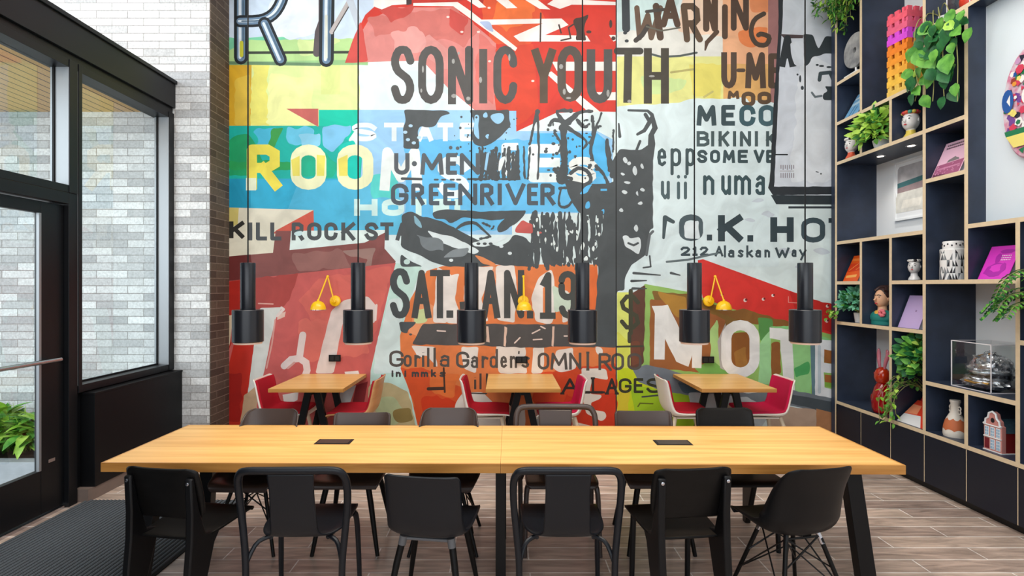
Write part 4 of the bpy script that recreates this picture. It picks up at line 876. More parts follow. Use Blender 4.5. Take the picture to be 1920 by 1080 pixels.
c4 = dup(c2); place(c4, .326, 2.955, 0, 'black armchair with looped frame just right of the table centre leg, near row')
c5 = dup(c1); place(c5, .935, 2.95, 6, 'black chair with solid plywood back between looped armchair and bucket chair, near row')
c6 = bucket_chair('bucket_chair', 'black moulded bucket chair on dowel legs at the right end of the near row', BLACKP, BLACKW, GF); place(c6, 1.575, 2.95, 11)
b1 = bucket_chair('bucket_chair', 'dark brown bucket chair at the far left end beyond the long table', BROWNP, BLACKW, GB); place(b1, -1.70, 3.67, 178, sc=1.02)
b2 = panel_chair('shell_chair', 'dark shell chair facing camera, second from left beyond the long table', BROWNP, BLACKW, GB); place(b2, -1.035, 3.67, 181, sc=1.035)
b3 = dup(b1); place(b3, -.395, 3.66, 180, 'dark brown bucket chair facing camera in front of the middle small table', 1.03)
b4 = arm_chair('arm_chair', 'brown looped armchair facing camera beyond the middle of the long table', BROWNP, GB); place(b4, .38, 3.67, 180, sc=1.05)
b5 = dup(b2); place(b5, 1.025, 3.67, 180, 'dark shell chair facing camera beyond the right cable box of the long table', 1.05)
b6 = standard_chair('plywood_chair', 'dark plywood-backed chair at the far right end beyond the long table', GB); place(b6, 1.63, 3.69, 181, sc=1.02)

# ------------------------------------------------------------------ small tables against the mural, with upholstered chairs
GT = 'small tables along the mural'; GU = 'upholstered chairs at the small tables'
def small_table():
    t = thing('small_table', '', 'table', group=GT)
    m = MB(); m.box((-.355,-.43,.742), (.355,.43,.776)); o = m.build('tabletop', OAK, t, smooth=0, bevel=.002)
    e = MB(); e.box((-.3555,-.4315,.741), (.3555,-.4295,.775)); e.box((-.3565,-.43,.741), (-.3545,.43,.775)); e.box((.3545,-.43,.741), (.3565,.43,.775)); e.build('edge_band', OAKE, o, smooth=0)
    for y in (-.24, .26):
        for sx in (-1, 1):
            l = MB(); vs = []
            for x, z in ((sx*.035,.742), (sx*.20,0)):
                for dx, dy in ((-.034,-.02),(.034,-.02),(.034,.02),(-.034,.02)): vs.append((x+dx, y+dy, z))
            l.add(vs, [(0,1,2,3),(7,6,5,4)]+[(i,i+4,(i+1)%4+4,(i+1)%4) for i in range(4)]); l.build('leg', BLACKM, t, smooth=0, bevel=.003)
    MB().box((-.03,-.36,.70), (.03,.36,.742)).build('under_rail', BLACKM, t, smooth=0)
    return t
t1 = small_table(); place(t1, -1.88, 5.49, 0, 'small oak table on black trestles against the red left part of the mural')
t2 = dup(t1); place(t2, .185, 5.49, 0, 'small oak table on black trestles in front of the orange mural poster')
t3 = dup(t1); place(t3, 2.235, 5.49, 0, 'small oak table on black trestles in front of the motel lettering')
SHW = mat('off_white_shell', rgb(236,228,216), .45); FAB = mat('crimson_fabric', rgb(178,8,34), .85); FAB2 = mat('magenta_fabric', rgb(196,10,66), .85); TAN = wood_mat('tan_veneer_shell', rgb(196,140,90), rgb(222,166,112), (3,3,12))
u1 = panel_chair('upholstered_chair', 'red upholstered chair with white shell, left of the leftmost small table', SHW, PALEW, GU, FAB); place(u1, -2.22, 5.48, -90)
u2 = panel_chair('upholstered_chair', 'tan-backed chair with crimson seat pad, right of the leftmost small table', TAN, PALEW, GU, FAB); place(u2, -1.52, 5.46, 90)
u3 = dup(u1); place(u3, -.165, 5.46, -90, 'crimson upholstered chair facing right, left of the middle small table')
u4 = panel_chair('upholstered_chair', 'magenta-red upholstered chair facing left, right of the middle small table', SHW, PALEW, GU, FAB2); place(u4, .56, 5.46, 90)
u5 = dup(u1); place(u5, 1.86, 5.46, -90, 'white-backed chair with crimson pad, left of the rightmost small table')
u6 = dup(u4); place(u6, 2.615, 5.46, 90, 'magenta-red upholstered chair facing left, right of the rightmost small table')
for u in (u1,u2,u3,u4,u5,u6): u.scale = (1.04,)*3

# ------------------------------------------------------------------ pendant lamps over the long table
def pendant():
    t = thing('pendant_lamp', '', 'pendant lamp', group='black pendant lamps over the long table')
    s = MB(); s.lathe([(.091,0),(.094,.003),(.094,.204),(.091,.207),(.046,.207)], seg=40, caps=False); s.lathe([(.089,.004),(.089,.202),(.040,.202)], seg=40, caps=False); s.build('lamp_shade', SATIN, t, smooth=40)
    n = MB(); n.lathe([(.0445,.200),(.0455,.204),(.0455,.505),(.0435,.509),(.006,.511)], seg=32); n.build('lamp_neck', SATIN, t, smooth=40)
    d = MB(); d.lathe([(.083,-.012),(.085,-.010),(.085,.02),(.083,.022)], seg=36, caps=False); d.lathe([(.080,-.012),(.080,.022)], seg=36, caps=False); d.lathe([(.083,-.012),(.080,-.012)], seg=36, caps=False); d.build('glass_rim', mat('frosted_lamp_rim', rgb(236,206,190), .3), t, smooth=40)
    b = MB(); b.ell((0,0,.09), (.032,.032,.04), 16, 10); b.build('bulb', mat('warm_bulb', rgb(255,220,170), .4, emit=(rgb(255,196,130), 9)), t)
    c = MB(); c.tube([(0,0,.509),(0,0,CEIL-1.39)], .0045, 8); c.build('cord', BLACKP, t)
    k = MB(); k.lathe([(.05,0),(.05,.03),(.045,.035)], (0,0,CEIL-1.39-.035), 20); k.build('ceiling_rose', SATIN, t)
    return t
pl = pendant(); dd = ['above the left end of the long table', 'second from left, in front of the first yellow wall lamp', 'left of the middle yellow wall lamp', 'right of the middle yellow wall lamp', 'in front of the rightmost yellow wall lamp', 'above the right end of the long table, nearest the bookcase']
for i, px in enumerate((465, 671.5, 884, 1092, 1302, 1509.5)):
    o = pl if i == 0 else dup(pl)
    Y = 3.4375
    o.location = ((px-CX)*Y/FPX, Y, EYE-(641-CY)*Y/FPX); o['label'] = 'black cylinder pendant lamp '+dd[i]
    l = bpy.data.lights.new('pendant_light', 'SPOT'); l.energy = 7; l.color = (1, .80, .58); l.spot_size = R(120); l.spot_blend = .7; l.shadow_soft_size = .05
    q = bpy.data.objects.new('pendant_light', l); COL.objects.link(q); q.location = o.location + Vector((0,0,-.02))

# ------------------------------------------------------------------ yellow wall lamps and sockets
YEL = mat('yellow_enamel', rgb(252,198,14), .32, coat=.3)
def wall_lamp(label, bx, ex, ez, sx, sy, sz):
    """base disc at x=bx, elbow at (ex,ez), shade at (sx, sy away from the wall, sz)"""
    t = thing('wall_lamp', label, 'wall lamp', (bx, WALL-.022, 1.585), group='yellow wall lamps on the mural')
    m = MB(); m.lathe([(.060,0),(.062,.008),(.055,.022),(.022,.03),(.018,.05),(.0,.052)], seg=28); o = m.build('wall_plate', YEL, t); o.rotation_euler = (R(90),0,0)
    s = MB(); s.lathe([(.006,0),(.006,.004)], (0,0,.022), 8); s.lathe([(.006,0),(.006,.004)], (.03,.02,.018), 8); k = s.build('screw', BLACKM, o)
    e = Vector((ex, -.07, ez)); sh = Vector((sx, -sy, sz))
    a = MB(); a.tube([(0,-.05,0), e], .008, 8); a.ell(e, (.016,.016,.016), 12, 8); a.build('lower_arm', YEL, t)
    a = MB(); a.tube([e+Vector((0,-.012,0)), sh+Vector((0,0,.03))], .008, 8); a.ell(sh+Vector((0,0,.03)), (.014,.014,.014), 12, 8); a.build('upper_arm', YEL, t)
    d = MB(); d.lathe([(.083,-.05),(.081,-.03),(.072,0),(.055,.026),(.03,.042),(.0,.047)], sh-Vector((.0,0,.02)), 28, caps=False); d.lathe([(.080,-.05),(.078,-.03),(.069,-.003),(.052,.022),(.0,.042)], sh-Vector((0,0,.02)), 28, caps=False); o = d.build('lamp_shade', YEL, t, smooth=50)
    r = MB(); r.lathe([(.0835,-.053),(.0835,-.048)], sh-Vector((0,0,.02)), 28, caps=False); r.build('shade_rim', CHROME, o)
    return t
wall_lamp('yellow jointed wall lamp over the leftmost small table, its shade hanging left', (630-CX)/KM, -.062, .27, -.135, .16, -.02)
wall_lamp('yellow jointed wall lamp over the middle small table, folded pointing straight out', (981-CX)/KM, .0, .27, .0, .28, -.02)
wall_lamp('yellow jointed wall lamp over the rightmost small table, its shade hanging right', (1327-CX)/KM, .046, .27, .112, .14, -.02)
def socket(px, py, label):
    x, z = (px-CX)/KM, EYE-(py-CY)/KM
    t = thing('wall_socket', label, 'socket', (x, WALL-.021, z), group='black double sockets on the mural')
    MB().box((-.066,-.012,-.037), (.066,0,.037)).build('faceplate', BLACKP, t, smooth=0, bevel=.003)
    for s in (-1, 1): MB().box((s*.03-.022,-.015,-.024), (s*.03+.022,-.012,.024)).build('outlet', mat('dark_outlet', rgb(14,14,15), .5), t, smooth=0, bevel=.002)
socket(629, 671, 'black wall socket on the red mural above the leftmost small table'); socket(978, 674, 'dark wall socket on the orange mural above the middle small table'); socket(1326, 674, 'dark wall socket between the motel letters above the rightmost small table')

# ------------------------------------------------------------------ bookcase on the right wall
bk = thing('bookcase', 'wall-high black bookcase with plywood edges along the right wall', 'bookcase', (XF, 4.7, 0))
BM = [LAMI, PLY]; TH = .034; BX = 4.05
def zl(k): return .49+.4317*k
YS = FPX/1280; U = [u*YS for u in (7.437, 6.92, 6.39, 5.878, 5.344, 4.808, 4.28)]
def part(mb, name, mats, **k):
    o = mb.build(name, mats, bk, smooth=0, **k); o.matrix_parent_inverse = Matrix.Translation((-XF,-4.7,0)); return o
def upright(i, z0, z1):
    part(MB().box((XF,U[i]-TH/2,z0), (BX,U[i]+TH/2,z1), 0, front=1), 'upright', BM)
def shelf(k, i, j):
    part(MB().box((XF,U[j]+TH/2,zl(k)-TH/2), (BX,U[i]-TH/2,zl(k)+TH/2), 0, front=1), 'shelf_board', BM)
TOP = 5.5; h2 = TH/2
upright(0, .06, TOP); upright(3, zl(0)+h2, TOP); upright(6, .06, TOP)
upright(1, zl(2)+h2, zl(4)-h2); upright(1, zl(7)+h2, TOP); upright(1, zl(6)+h2, zl(7)-h2)
upright(2, zl(0)+h2, zl(2)-h2); upright(2, zl(2)+h2, zl(4)-h2); upright(2, zl(6)+h2, zl(7)-h2)
upright(4, zl(0)+h2, zl(1)-h2); upright(4, zl(3)+h2, zl(8)-h2); upright(5, zl(0)+h2, zl(4)-h2)
part(MB().box((XF,U[6]+h2,zl(0)-h2), (BX,U[0]-h2,zl(0)+h2), 0, front=1), 'shelf_board', BM)
for k, i, j in ((1,3,5),(2,0,3),(2,5,6),(3,0,1),(3,2,3),(3,3,5),(4,0,3),(4,4,6),(5,3,4),(6,0,3),(6,3,4),(7,0,3),(8,0,1),(8,3,6),(10,0,1),(11,0,3),(11,3,6)): shelf(k, i, j)
part(MB().box((BX,U[6],.06), (BX+.008,U[0],TOP)), 'back_panel', WHITE)
part(MB().box((3.76,U[6]+h2,zl(4)+h2), (3.775,U[4]-h2,zl(8)-h2)), 'art_panel', mat('pale_blue_white_panel', rgb(224,234,240), .6))
part(MB().box((XF+.05,U[6],0), (BX,U[0],.06)), 'plinth', DARKF)
part(MB().box((XF+.0185,U[6]+h2,.06), (BX-.03,U[0]-h2,zl(0)-h2)), 'cabinet_body', BM[1:])
for i in range(6):
    part(MB().box((XF,U[i+1]+.0045,.065), (XF+.018,U[i]-.0045,zl(0)-h2-.003)), 'cabinet_door', mat('black_door_laminate', rgb(21,26,40), .40))
    if i: part(MB().box((XF+.001,U[i]-.0035,.066), (XF+.0184,U[i]+.0035,zl(0)-h2-.004)), 'door_reveal', PLY)
part(MB().box((XF+.01,U[0]+TH/2,0), (4.06,WALL-.03,TOP)), 'filler_panel', LAMI)
for Y in (6.886*YS, 6.364*YS):
    m = MB(); m.lathe([(.035,-.006),(.045,-.004),(.045,0)], (3.80,Y,zl(6)-h2), 20); m.lathe([(.03,0),(.03,.001)], (3.80,Y,zl(6)-h2-.0075), 16, 1)
    part(m, 'spotlight', [CHROME, mat('spot_lens', rgb(255,245,230), .3, emit=(rgb(255,240,220), 5))])
    l = bpy.data.lights.new('shelf_spot', 'SPOT'); l.energy = 9; l.color = (1,.96,.9); l.spot_size = R(110); l.spot_blend = .8; l.shadow_soft_size = .03
    q = bpy.data.objects.new('shelf_spot', l); COL.objects.link(q); q.location = (3.80, Y, zl(6)-h2-.02)

# ------------------------------------------------------------------ things on the shelves
def sz(k): return zl(k)+h2
def pxY(px, X): return X*FPX/(px-CX)
def book(label, y1, wd, ht, th, k, tilt, cov, X=3.66, deco=None, z=None):
    """a book standing with its front to the room, leaning back by tilt degrees; y1 is its far lower corner"""
    base = sz(k) if z is None else z; y1 *= YS; wd *= YS
    t = thing('book', label, 'book', (X, y1-wd/2, base), 0); t.rotation_euler = (0, R(tilt), 0)
    cm = mat('cover_'+str(len(MATS)), cov, .4)
    a = MB(); a.box((0,-wd/2,0), (.004,wd/2,ht)); a.box((th-.004,-wd/2,0), (th,wd/2,ht)); a.box((0,wd/2-.004,0), (th,wd/2,ht)); a.build('cover', cm, t, smooth=0)
    MB().box((.004,-wd/2+.006,.005), (th-.004,wd/2-.004,ht-.005)).build('pages', mat('book_pages', rgb(206,206,212), .8, var=.2, scale=6, stretch=(90,1,1)), t, smooth=0)
    if deco: deco(t, wd, ht)
    return t
def flat(mb, pts, x, m=0):   # a printed patch on a cover, pts as (fraction across from the far side, fraction up)
    mb.add([(x, *p) for p in pts], [tuple(range(len(pts)))], m)
def cov(t, wd, ht, shapes, name='cover_print'):
    m = MB(); ms = []
    for i, (c, pts) in enumerate(shapes):
        ms.append(mat('print_%02x%02x%02x' % c, rgb(*c), .45)); flat(m, [(wd/2-u*wd, v*ht) for u, v in pts], -.0006-.00015*i, len(ms)-1)
    m.build(name, ms, t, smooth=0, fix=False)
def lines(c, rows, u0=.15, u1=.85, n=8, h=.02):
    out = []
    for r in rows:
        for i in range(n):
            a = u0+(u1-u0)*i/n; out.append((c, [(a,r),(a+(u1-u0)/n*.62,r),(a+(u1-u0)/n*.62,r+h),(a,r+h)]))
    return out
def blob(c, cx, cy, rx, ry, n=14, j=.15): return (c, [(cx+rx*math.cos(2*PI*k/n)*(1+rnd(-j,j)), cy+ry*math.sin(2*PI*k/n)*(1+rnd(-j,j))) for k in range(n)])
random.seed(5)
book('sky blue book leaning in the narrow cell under the stone disc', 7.37, .28, .33, .03, 7, 30, rgb(122,180,222), deco=lambda t, w_, h_: cov(t, w_, h_, [((190,222,240), [(.05,.5),(.9,.55),(.9,.68),(.05,.62)]), ((60,104,140), [(.3,.1),(.38,.1),(.42,.5),(.36,.5)]), ((60,104,140), [(.55,.1),(.62,.1),(.66,.42),(.6,.42)]), ((230,240,246), [(.1,.75),(.85,.8),(.85,.86),(.1,.82)])]))
book('bright orange book leaning above the teal-leaved plant', 7.37, .30, .30, .03, 3, 24, rgb(236,92,20), deco=lambda t, w_, h_: cov(t, w_, h_, [((214,62,16), [(.02,.35),(.98,.42),(.98,.72),(.02,.68)]), ((244,150,70), [(.1,.42),(.16,.42),(.6,.68),(.54,.68)]), ((244,140,60), [(.55,.44),(.6,.44),(.9,.6),(.88,.63)]), ((248,176,90), [(.1,.12),(.8,.16),(.8,.26),(.1,.22)]), ((246,130,50), [(.05,.78),(.9,.8),(.9,.9),(.05,.88)])]))
book('plain lilac book leaning right of the bust', 6.343, .32, .315, .04, 2, 21, rgb(196,172,220), deco=lambda t, w_, h_: cov(t, w_, h_, [((150,124,172), [(.55,.5),(.62,.5),(.62,.55),(.55,.56)])]))
book('magenta book with purple wreath on its cover beside the patterned jar', 5.275, .31, .275, .055, 3, 24, rgb(222,60,200), deco=lambda t, w_, h_: cov(t, w_, h_, [blob((176,40,170), .62, .82, .24, .07), blob((176,40,170), .42, .62, .10, .14), blob((176,40,170), .45, .28, .34, .20), blob((222,60,200), .50, .34, .22, .12), blob((182,44,172), .70, .36, .08, .12)] + lines((250,236,248), (.56,.62,.68), .52, .86, 6, .025)))
book('pink book with a farmhouse and flower field on its cover', 5.852, .36, .33, .035, 5, 24, rgb(236,190,212), deco=lambda t, w_, h_: cov(t, w_, h_, [((168,92,128), [(.03,.03),(.97,.03),(.97,.40),(.03,.36)]), ((112,60,84), [(.03,.03),(.6,.03),(.3,.09),(.03,.12)]), ((130,122,124), [(.36,.39),(.8,.41),(.74,.47),(.66,.49),(.6,.53),(.5,.49),(.4,.46)]), ((200,130,164), [(.1,.2),(.9,.24),(.9,.28),(.1,.26)])] + [blob((206,140,172), rnd(.08,.92), rnd(.08,.34), .03, .02, 6) for i in range(26)] + lines((90,74,86), (.80,.88), .14, .88, 11, .035)))
# two low books in the ivy cell
def red_front(t, w_, h_):
    sh = [((238,232,226), [(.62,.25),(.66,.25),(.70,.35),(.70,.62),(.66,.72),(.58,.72),(.53,.62),(.53,.35),(.57,.25)]), ((206,32,40), [(.61,.36),(.64,.4),(.64,.58),(.61,.62),(.59,.58),(.59,.4)]),
          ((238,232,226), [(.76,.25),(.81,.25),(.81,.52),(.90,.25),(.95,.25),(.95,.72),(.90,.72),(.90,.45),(.81,.72),(.76,.72)])]
    cov(t, w_, h_, sh)
book('red hardback with white letters standing behind the orange and white book', 6.30, .40, .37, .03, 0, 28, rgb(206,32,40), X=3.745, deco=red_front)
book('orange, red and white book lying tilted under the ivy', 6.33, .42, .27, .03, 0, 46, rgb(226,66,40), X=3.645, deco=lambda t, w_, h_: cov(t, w_, h_, [((232,232,234), [(0,0),(.85,0),(.55,.42),(0,.36)]), ((240,150,110), [(0,.38),(.4,.44),(.3,.8),(0,.8)]), ((246,90,54), [(.4,.75),(.9,.8),(.9,.92),(.4,.9)])]))
# stone disc on a stand
t = thing('disc_sculpture', 'grey stone disc with a hole on a white stand, below the top left plant', 'sculpture', (3.71, 7.19*YS, sz(8)))
m = MB(); seg = 40; rin, ro = .028, .178; vs = []
for x in (-.018, .018):
    for r_ in (rin, ro):
        for k in range(seg): vs.append((x, r_*math.cos(2*PI*k/seg), .275+r_*math.sin(2*PI*k/seg)))
fs = []
for k in range(seg):
    l = (k+1) % seg
    fs += [(k,l,seg+l,seg+k), (2*seg+k,3*seg+k,3*seg+l,2*seg+l), (seg+k,seg+l,3*seg+l,3*seg+k), (k,2*seg+k,2*seg+l,l)]
m.add(vs, fs); m.build('disc', mat('grey_stone', rgb(128,130,132), .7, col2=rgb(180,180,178), scale=9), t, bevel=.004)
m = MB(); m.box((-.06,-.11,0), (.06,.11,.03)); m.build('stand_base', WHITE, t, smooth=0, bevel=.004)
m = MB(); m.tube([(0,0,.03),(0,0,.10)], .01, 10); m.build('stand_post', WHITE, t)
# head vases
PORC = mat('white_porcelain', rgb(236,234,232), .22, coat=.4); INK = mat('dark_glaze', rgb(40,36,40), .3); ROSE = mat('rose_glaze', rgb(200,60,70), .3); YGL = mat('yellow_glaze', rgb(232,206,90), .3); TGL = mat('teal_glaze', rgb(70,160,140), .3); OGL = mat('coral_glaze', rgb(226,96,64), .35)
def head_vase(label, loc, s, rz, collar, hat=True, plain=False):
    t = thing('head_vase', label, 'vase', loc, rz, 'porcelain head vases', s)
    m = MB(); m.lathe([(.052,0),(.058,.008),(.05,.03),(.034,.055),(.031,.085)], seg=28); m.build('collar', collar, t)
    h = MB(); h.ell((0,0,.155), (.066,.058,.080), 28, 18, fn=lambda d: 1+.10*max(0,d.x)*max(0,-d.z) + .05*max(0,-d.x)); h.tube([(.060,0,.165),(.078,0,.143),(.066,0,.138)], [.006,.009,.006], 8); h.lathe([(.031,0),(.034,.02)], (0,0,.07), 20)
    for sy in (-1, 1): h.ell((-.005,sy*.058,.152), (.010,.006,.016), 10, 8)
    o = h.build('head', PORC, t, smooth=70)
    e = MB()
    for sy in (-1, 1):
        e.ell((.057,sy*.024,.165), (.005,.008,.006), 10, 6); e.tube([(.058,sy*.008,.182),(.058,sy*.024,.187),(.050,sy*.036,.180)], .0022, 6)
    e.build('painted_eyes', INK, o); e = MB(); e.ell((.068,0,.120), (.006,.012,.006), 10, 6); e.build('painted_mouth', ROSE, o)
    if hat:
        w_ = MB(); ms = [OGL, TGL, YGL, ROSE]
        for k in range(12):
            a = 2*PI*k/12; w_.ell((.052*math.cos(a),.046*math.sin(a),.222), (.019,.019,.015), 10, 8, k % 4)
        w_.build('flower_crown', ms if not plain else [PORC, INK, PORC, PORC], t)
    m = MB(); m.lathe([(.050,.205),(.047,.235),(.040,.235),(.042,.21)], seg=24); m.build('vase_rim', PORC if plain else OGL, t)
    return t
head_vase('small white head vase with red collar at the left end below the blue book', (3.70,7.27*YS,sz(6)), .98, R(200), OGL, plain=True)
head_vase('white lady-head vase with flower crown and yellow collar right of the leafy plant', (3.75,6.29*YS,sz(6)), 1.12, R(200), YGL)
head_vase('all-white head vase above the lilac book', (3.77,6.27*YS,sz(3)), .82, R(215), PORC, plain=True)
# painted bust
t = thing('painted_bust', 'painted bust of a dark-haired woman in a teal dress with a pink flower', 'bust', (3.76,6.78*YS,sz(2)), R(190), scale=1.1)
SK = mat('painted_skin', rgb(226,176,140), .5); HR = mat('painted_hair', rgb(52,30,28), .5)
m = MB(); m.ell((0,0,.06), (.075,.11,.075), 24, 14); m.lathe([(.07,0),(.07,.03)], (0,0,0), 24, sy=1.4); m.build('dress', TGL if False else mat('teal_dress', rgb(30,128,120), .5), t, smooth=60)
m = MB(); m.lathe([(.05,0),(.036,.03),(.033,.075)], (0,0,.105), 18)
m.ell((0,0,.235), (.066,.056,.085), 26, 18, fn=lambda d: 1+.10*max(0,d.x)*max(0,-d.z)); m.tube([(.062,0,.245),(.082,0,.220),(.066,0,.214)], [.006,.011,.006], 8)
for sy in (-1,1): m.ell((-.008,sy*.056,.230), (.012,.006,.018), 10, 8)
b_ = m.build('head', SK, t, smooth=70)
m = MB()
for sy in (-1,1): m.ell((.056,sy*.022,.247), (.005,.008,.005), 10, 6); m.tube([(.062,sy*.004,.262),(.060,sy*.022,.268),(.05,sy*.036,.260)], .0035, 6)
m.build('painted_eyes', INK, b_); m = MB(); m.ell((.066,0,.190), (.007,.014,.006), 10, 6); m.build('painted_mouth', ROSE, b_)
m = MB(); m.ell((-.022,0,.262), (.066,.064,.078), 24, 14); m.ell((-.05,0,.325), (.04,.05,.03), 16, 10); m.tube(cat_rom([(.02,-.055,.30),(-.01,-.03,.335),(-.01,.03,.335),(.02,.055,.30)], 10), .016, 8); m.build('hair', HR, t, smooth=70)
m = MB()
for k in range(7): a = 2*PI*k/7; m.ell((.065,.06+.022*math.cos(a),.105+.022*math.sin(a)), (.014,.016,.016), 8, 6)
m.build('flower', mat('pink_petals', rgb(230,120,130), .6), t)
m = MB(); m.lathe([(.052,0),(.062,-.015),(.066,-.03)], (0,0,.125), 20); m.build('necklace', mat('ochre_glaze', rgb(222,168,70), .5), t)
# patterned jar
t = thing('lidded_jar', 'tall black and white triangle-patterned jar with lid', 'jar', (3.75, 5.70*YS, sz(3)))
JM = mat('grey_glaze', rgb(120,124,128), .3)
m = MB(); seg = 30; rows = [0,.055,.11,.165,.22,.25]; vs = []; fs = []; ms = []
for z in rows:
    for k in range(seg): a = 2*PI*k/seg; vs.append((.088*math.cos(a), .088*math.sin(a), z))
random.seed(9)
for i in range(5):
    for k in range(seg):
        l = (k+1) % seg; a, b, c, d_ = i*seg+k, i*seg+l, (i+1)*seg+l, (i+1)*seg+k
        if (k//3+i) % 2:
            m.add([vs[a],vs[b],vs[c]], [(0,1,2)], random.choice([0,0,1,2])); m.add([vs[a],vs[c],vs[d_]], [(0,1,2)], random.choice([0,0,2]))
        else:
            m.add([vs[a],vs[b],vs[d_]], [(0,1,2)], random.choice([0,1,2])); m.add([vs[b],vs[c],vs[d_]], [(0,1,2)], random.choice([0,0,0,2]))
m.lathe([(.0,0),(.088,0)], (0,0,0), seg, caps=False); m.lathe([(.088,.25),(.085,.257),(.07,.26)], seg=30, caps=False); m.build('jar_body', [PORC, INK, JM], t, smooth=30)
m = MB(); m.lathe([(.068,.255),(.070,.262),(.070,.315),(.066,.322),(.0,.324)], seg=28); o = m.build('lid', PORC, t)
m = MB()
for k in range(16): a = 2*PI*k/16; m.ell((.070*math.cos(a),.070*math.sin(a),.285+.012*(k % 2)), (.006,.006,.008), 8, 6)
m.build('lid_dots', INK, o)
# red glass rabbit
RG = mat('red_glass', rgb(200,14,22), .08, trans=.55, ior=1.45, coat=.5); PG = mat('pink_glass', rgb(226,130,150), .1, trans=.5, coat=.5)
t = thing('rabbit_figurine', 'red glass rabbit with long pink ears beside the ivy', 'figurine', (3.715, 6.70*YS, sz(0)), R(180))
m = MB(); m.lathe([(.05,0),(.075,.006),(.088,.05),(.092,.11),(.085,.18),(.066,.25),(.045,.29),(.03,.30)], seg=28); m.build('body', RG, t, smooth=70)
m = MB(); m.ell((0,0,.365), (.068,.072,.085), 24, 16, fn=lambda d: 1+.12*max(0,d.x)*max(0,-d.z)); m.build('head', mat('amber_red_glass', rgb(214,60,24), .1, trans=.45, coat=.5), t, smooth=70)
for sy in (-1, 1):
    m = MB(); m.tube(cat_rom([(0,sy*.03,.43),(0,sy*.045,.50),(-.01,sy*.062,.57),(-.005,sy*.055,.625)], 12), [.012,.015,.017,.019,.021,.022,.023,.023,.022,.019,.014,.006], 12, flat=.7); m.build('ear', PG, t, smooth=70)
m = MB()
for sy in (-1, 1): m.ell((.058,sy*.028,.385), (.006,.008,.009), 10, 8); m.ell((.055,sy*.045,.14), (.028,.02,.05), 12, 10)
m.build('paws', RG, t, smooth=70)
# slatted crate tower
t = thing('block_tower', 'tall slatted wooden tower painted pink, magenta, orange and yellow', 'tower', (3.765, 6.375*YS, sz(7)), R(8))
TC = [rgb(236,196,92), rgb(240,190,70), rgb(240,172,60), rgb(238,150,44), rgb(232,128,36), rgb(214,76,214), rgb(226,96,130), rgb(232,92,112)]
s2 = .108; lv = .098
for i in range(8):
    mt = mat('tower_paint_%d' % i, TC[i], .6, var=.08, scale=20); z = i*lv
    m = MB(); m.box((-s2,-s2,z), (-s2+.022,s2,z+.058)); m.box((s2-.022,-s2,z), (s2,s2,z+.058)); m.box((-s2+.022,-s2,z), (s2-.022,-s2+.022,z+.058)); m.box((-s2+.022,s2-.022,z), (s2-.022,s2,z+.058))
    if i < 8:
        for a in (-.075, 0, .075):
            for q in (-1, 1):
                m.box((a-.024,q*s2-(.022 if q > 0 else 0),z+.058), (a+.024,q*s2+(.022 if q < 0 else 0),z+lv)); 
                if abs(a) < .01: m.box((q*s2-(.022 if q > 0 else 0),a-.024,z+.058), (q*s2+(.022 if q < 0 else 0),a+.024,z+lv))
                else: m.box((q*s2-(.022 if q > 0 else 0),a-.004 if a < 0 else a-.02,z+.058), (q*s2+(.022 if q < 0 else 0),a+.02 if a < 0 else a+.004,z+lv))
    m.build('slat_ring', mt, t, smooth=0)
# framed print
t = thing('framed_print', 'white framed abstract print of grey, teal and cream bands in the large upper left cell', 'picture', (4.045, 6.74*YS, zl(4)+.20))
m = MB(); W_, H_ = .24, .60
m.box((-.02,-W_,0), (0,W_,.02)); m.box((-.02,-W_,H_-.02), (0,W_,H_)); m.box((-.02,-W_,.02), (0,-W_+.02,H_-.02)); m.box((-.02,W_-.02,.02), (0,W_,H_-.02)); m.build('frame', WHITE, t, smooth=0)
m = MB(); m.box((-.010,-W_+.02,.02), (-.002,W_-.02,H_-.02)); m.build('mount', mat('mount_board', rgb(232,234,236), .7), t, smooth=0)
m = MB(); A_ = [((176,172,174), [(-.20,.33),(-.195,.52),(-.17,.545),(.20,.545),(.20,.33)]), ((60,104,108), [(-.20,.33),(.19,.36),(.19,.41),(-.20,.38)]), ((150,130,132), [(-.20,.27),(.19,.29),(.19,.36),(-.20,.33)]), ((212,210,202), [(-.23,.08),(.19,.08),(.20,.29),(-.20,.28),(-.235,.2)]), ((226,222,212), [(-.15,.12),(.1,.12),(.12,.2),(-.12,.2)])]
for i, (c, p) in enumerate(A_): m.add([(-.0104-.0002*i, -y, z) for y, z in p], [tuple(range(len(p)))], i)
m.build('print', [mat('art_%d' % i, rgb(*c), .6, var=.12, scale=12) for i, (c, p) in enumerate(A_)], t, smooth=0, fix=False)
# collaged oval plaque
t = thing('collage_plaque', 'oval plaque collaged with colourful badges on the pale panel at the right edge', 'plaque', (3.735, 4.83*YS, 3.055))
m = MB(); random.seed(21)
vs = []; n = 48; ow, oh = .20, .40
prf = [(1,.0),(1,-.02),(.96,-.03)]
ring = lambda s_, x: [(x, ow*s_*math.cos(2*PI*k/n), oh*s_*math.sin(2*PI*k/n)) for k in range(n)]
vs = ring(1,.025)+ring(1,-.012)+ring(.96,-.022)
fs = [tuple(range(n)), tuple(range(3*n-1, 2*n-1, -1))]
for r_ in range(2):
    for k in range(n): l = (k+1) % n; fs.append((r_*n+k, r_*n+l, (r_+1)*n+l, (r_+1)*n+k))
m.add(vs, fs); m.build('board', mat('pink_grey_collage_ground', rgb(206,120,150), .5, col2=rgb(216,206,214), scale=18), t, smooth=30)
m = MB(); pc = [rgb(32,86,160), rgb(210,60,90), rgb(238,236,232), rgb(116,70,150), rgb(224,150,60), rgb(28,120,76), rgb(236,220,120), rgb(40,40,60), rgb(196,150,190), rgb(150,60,50)]
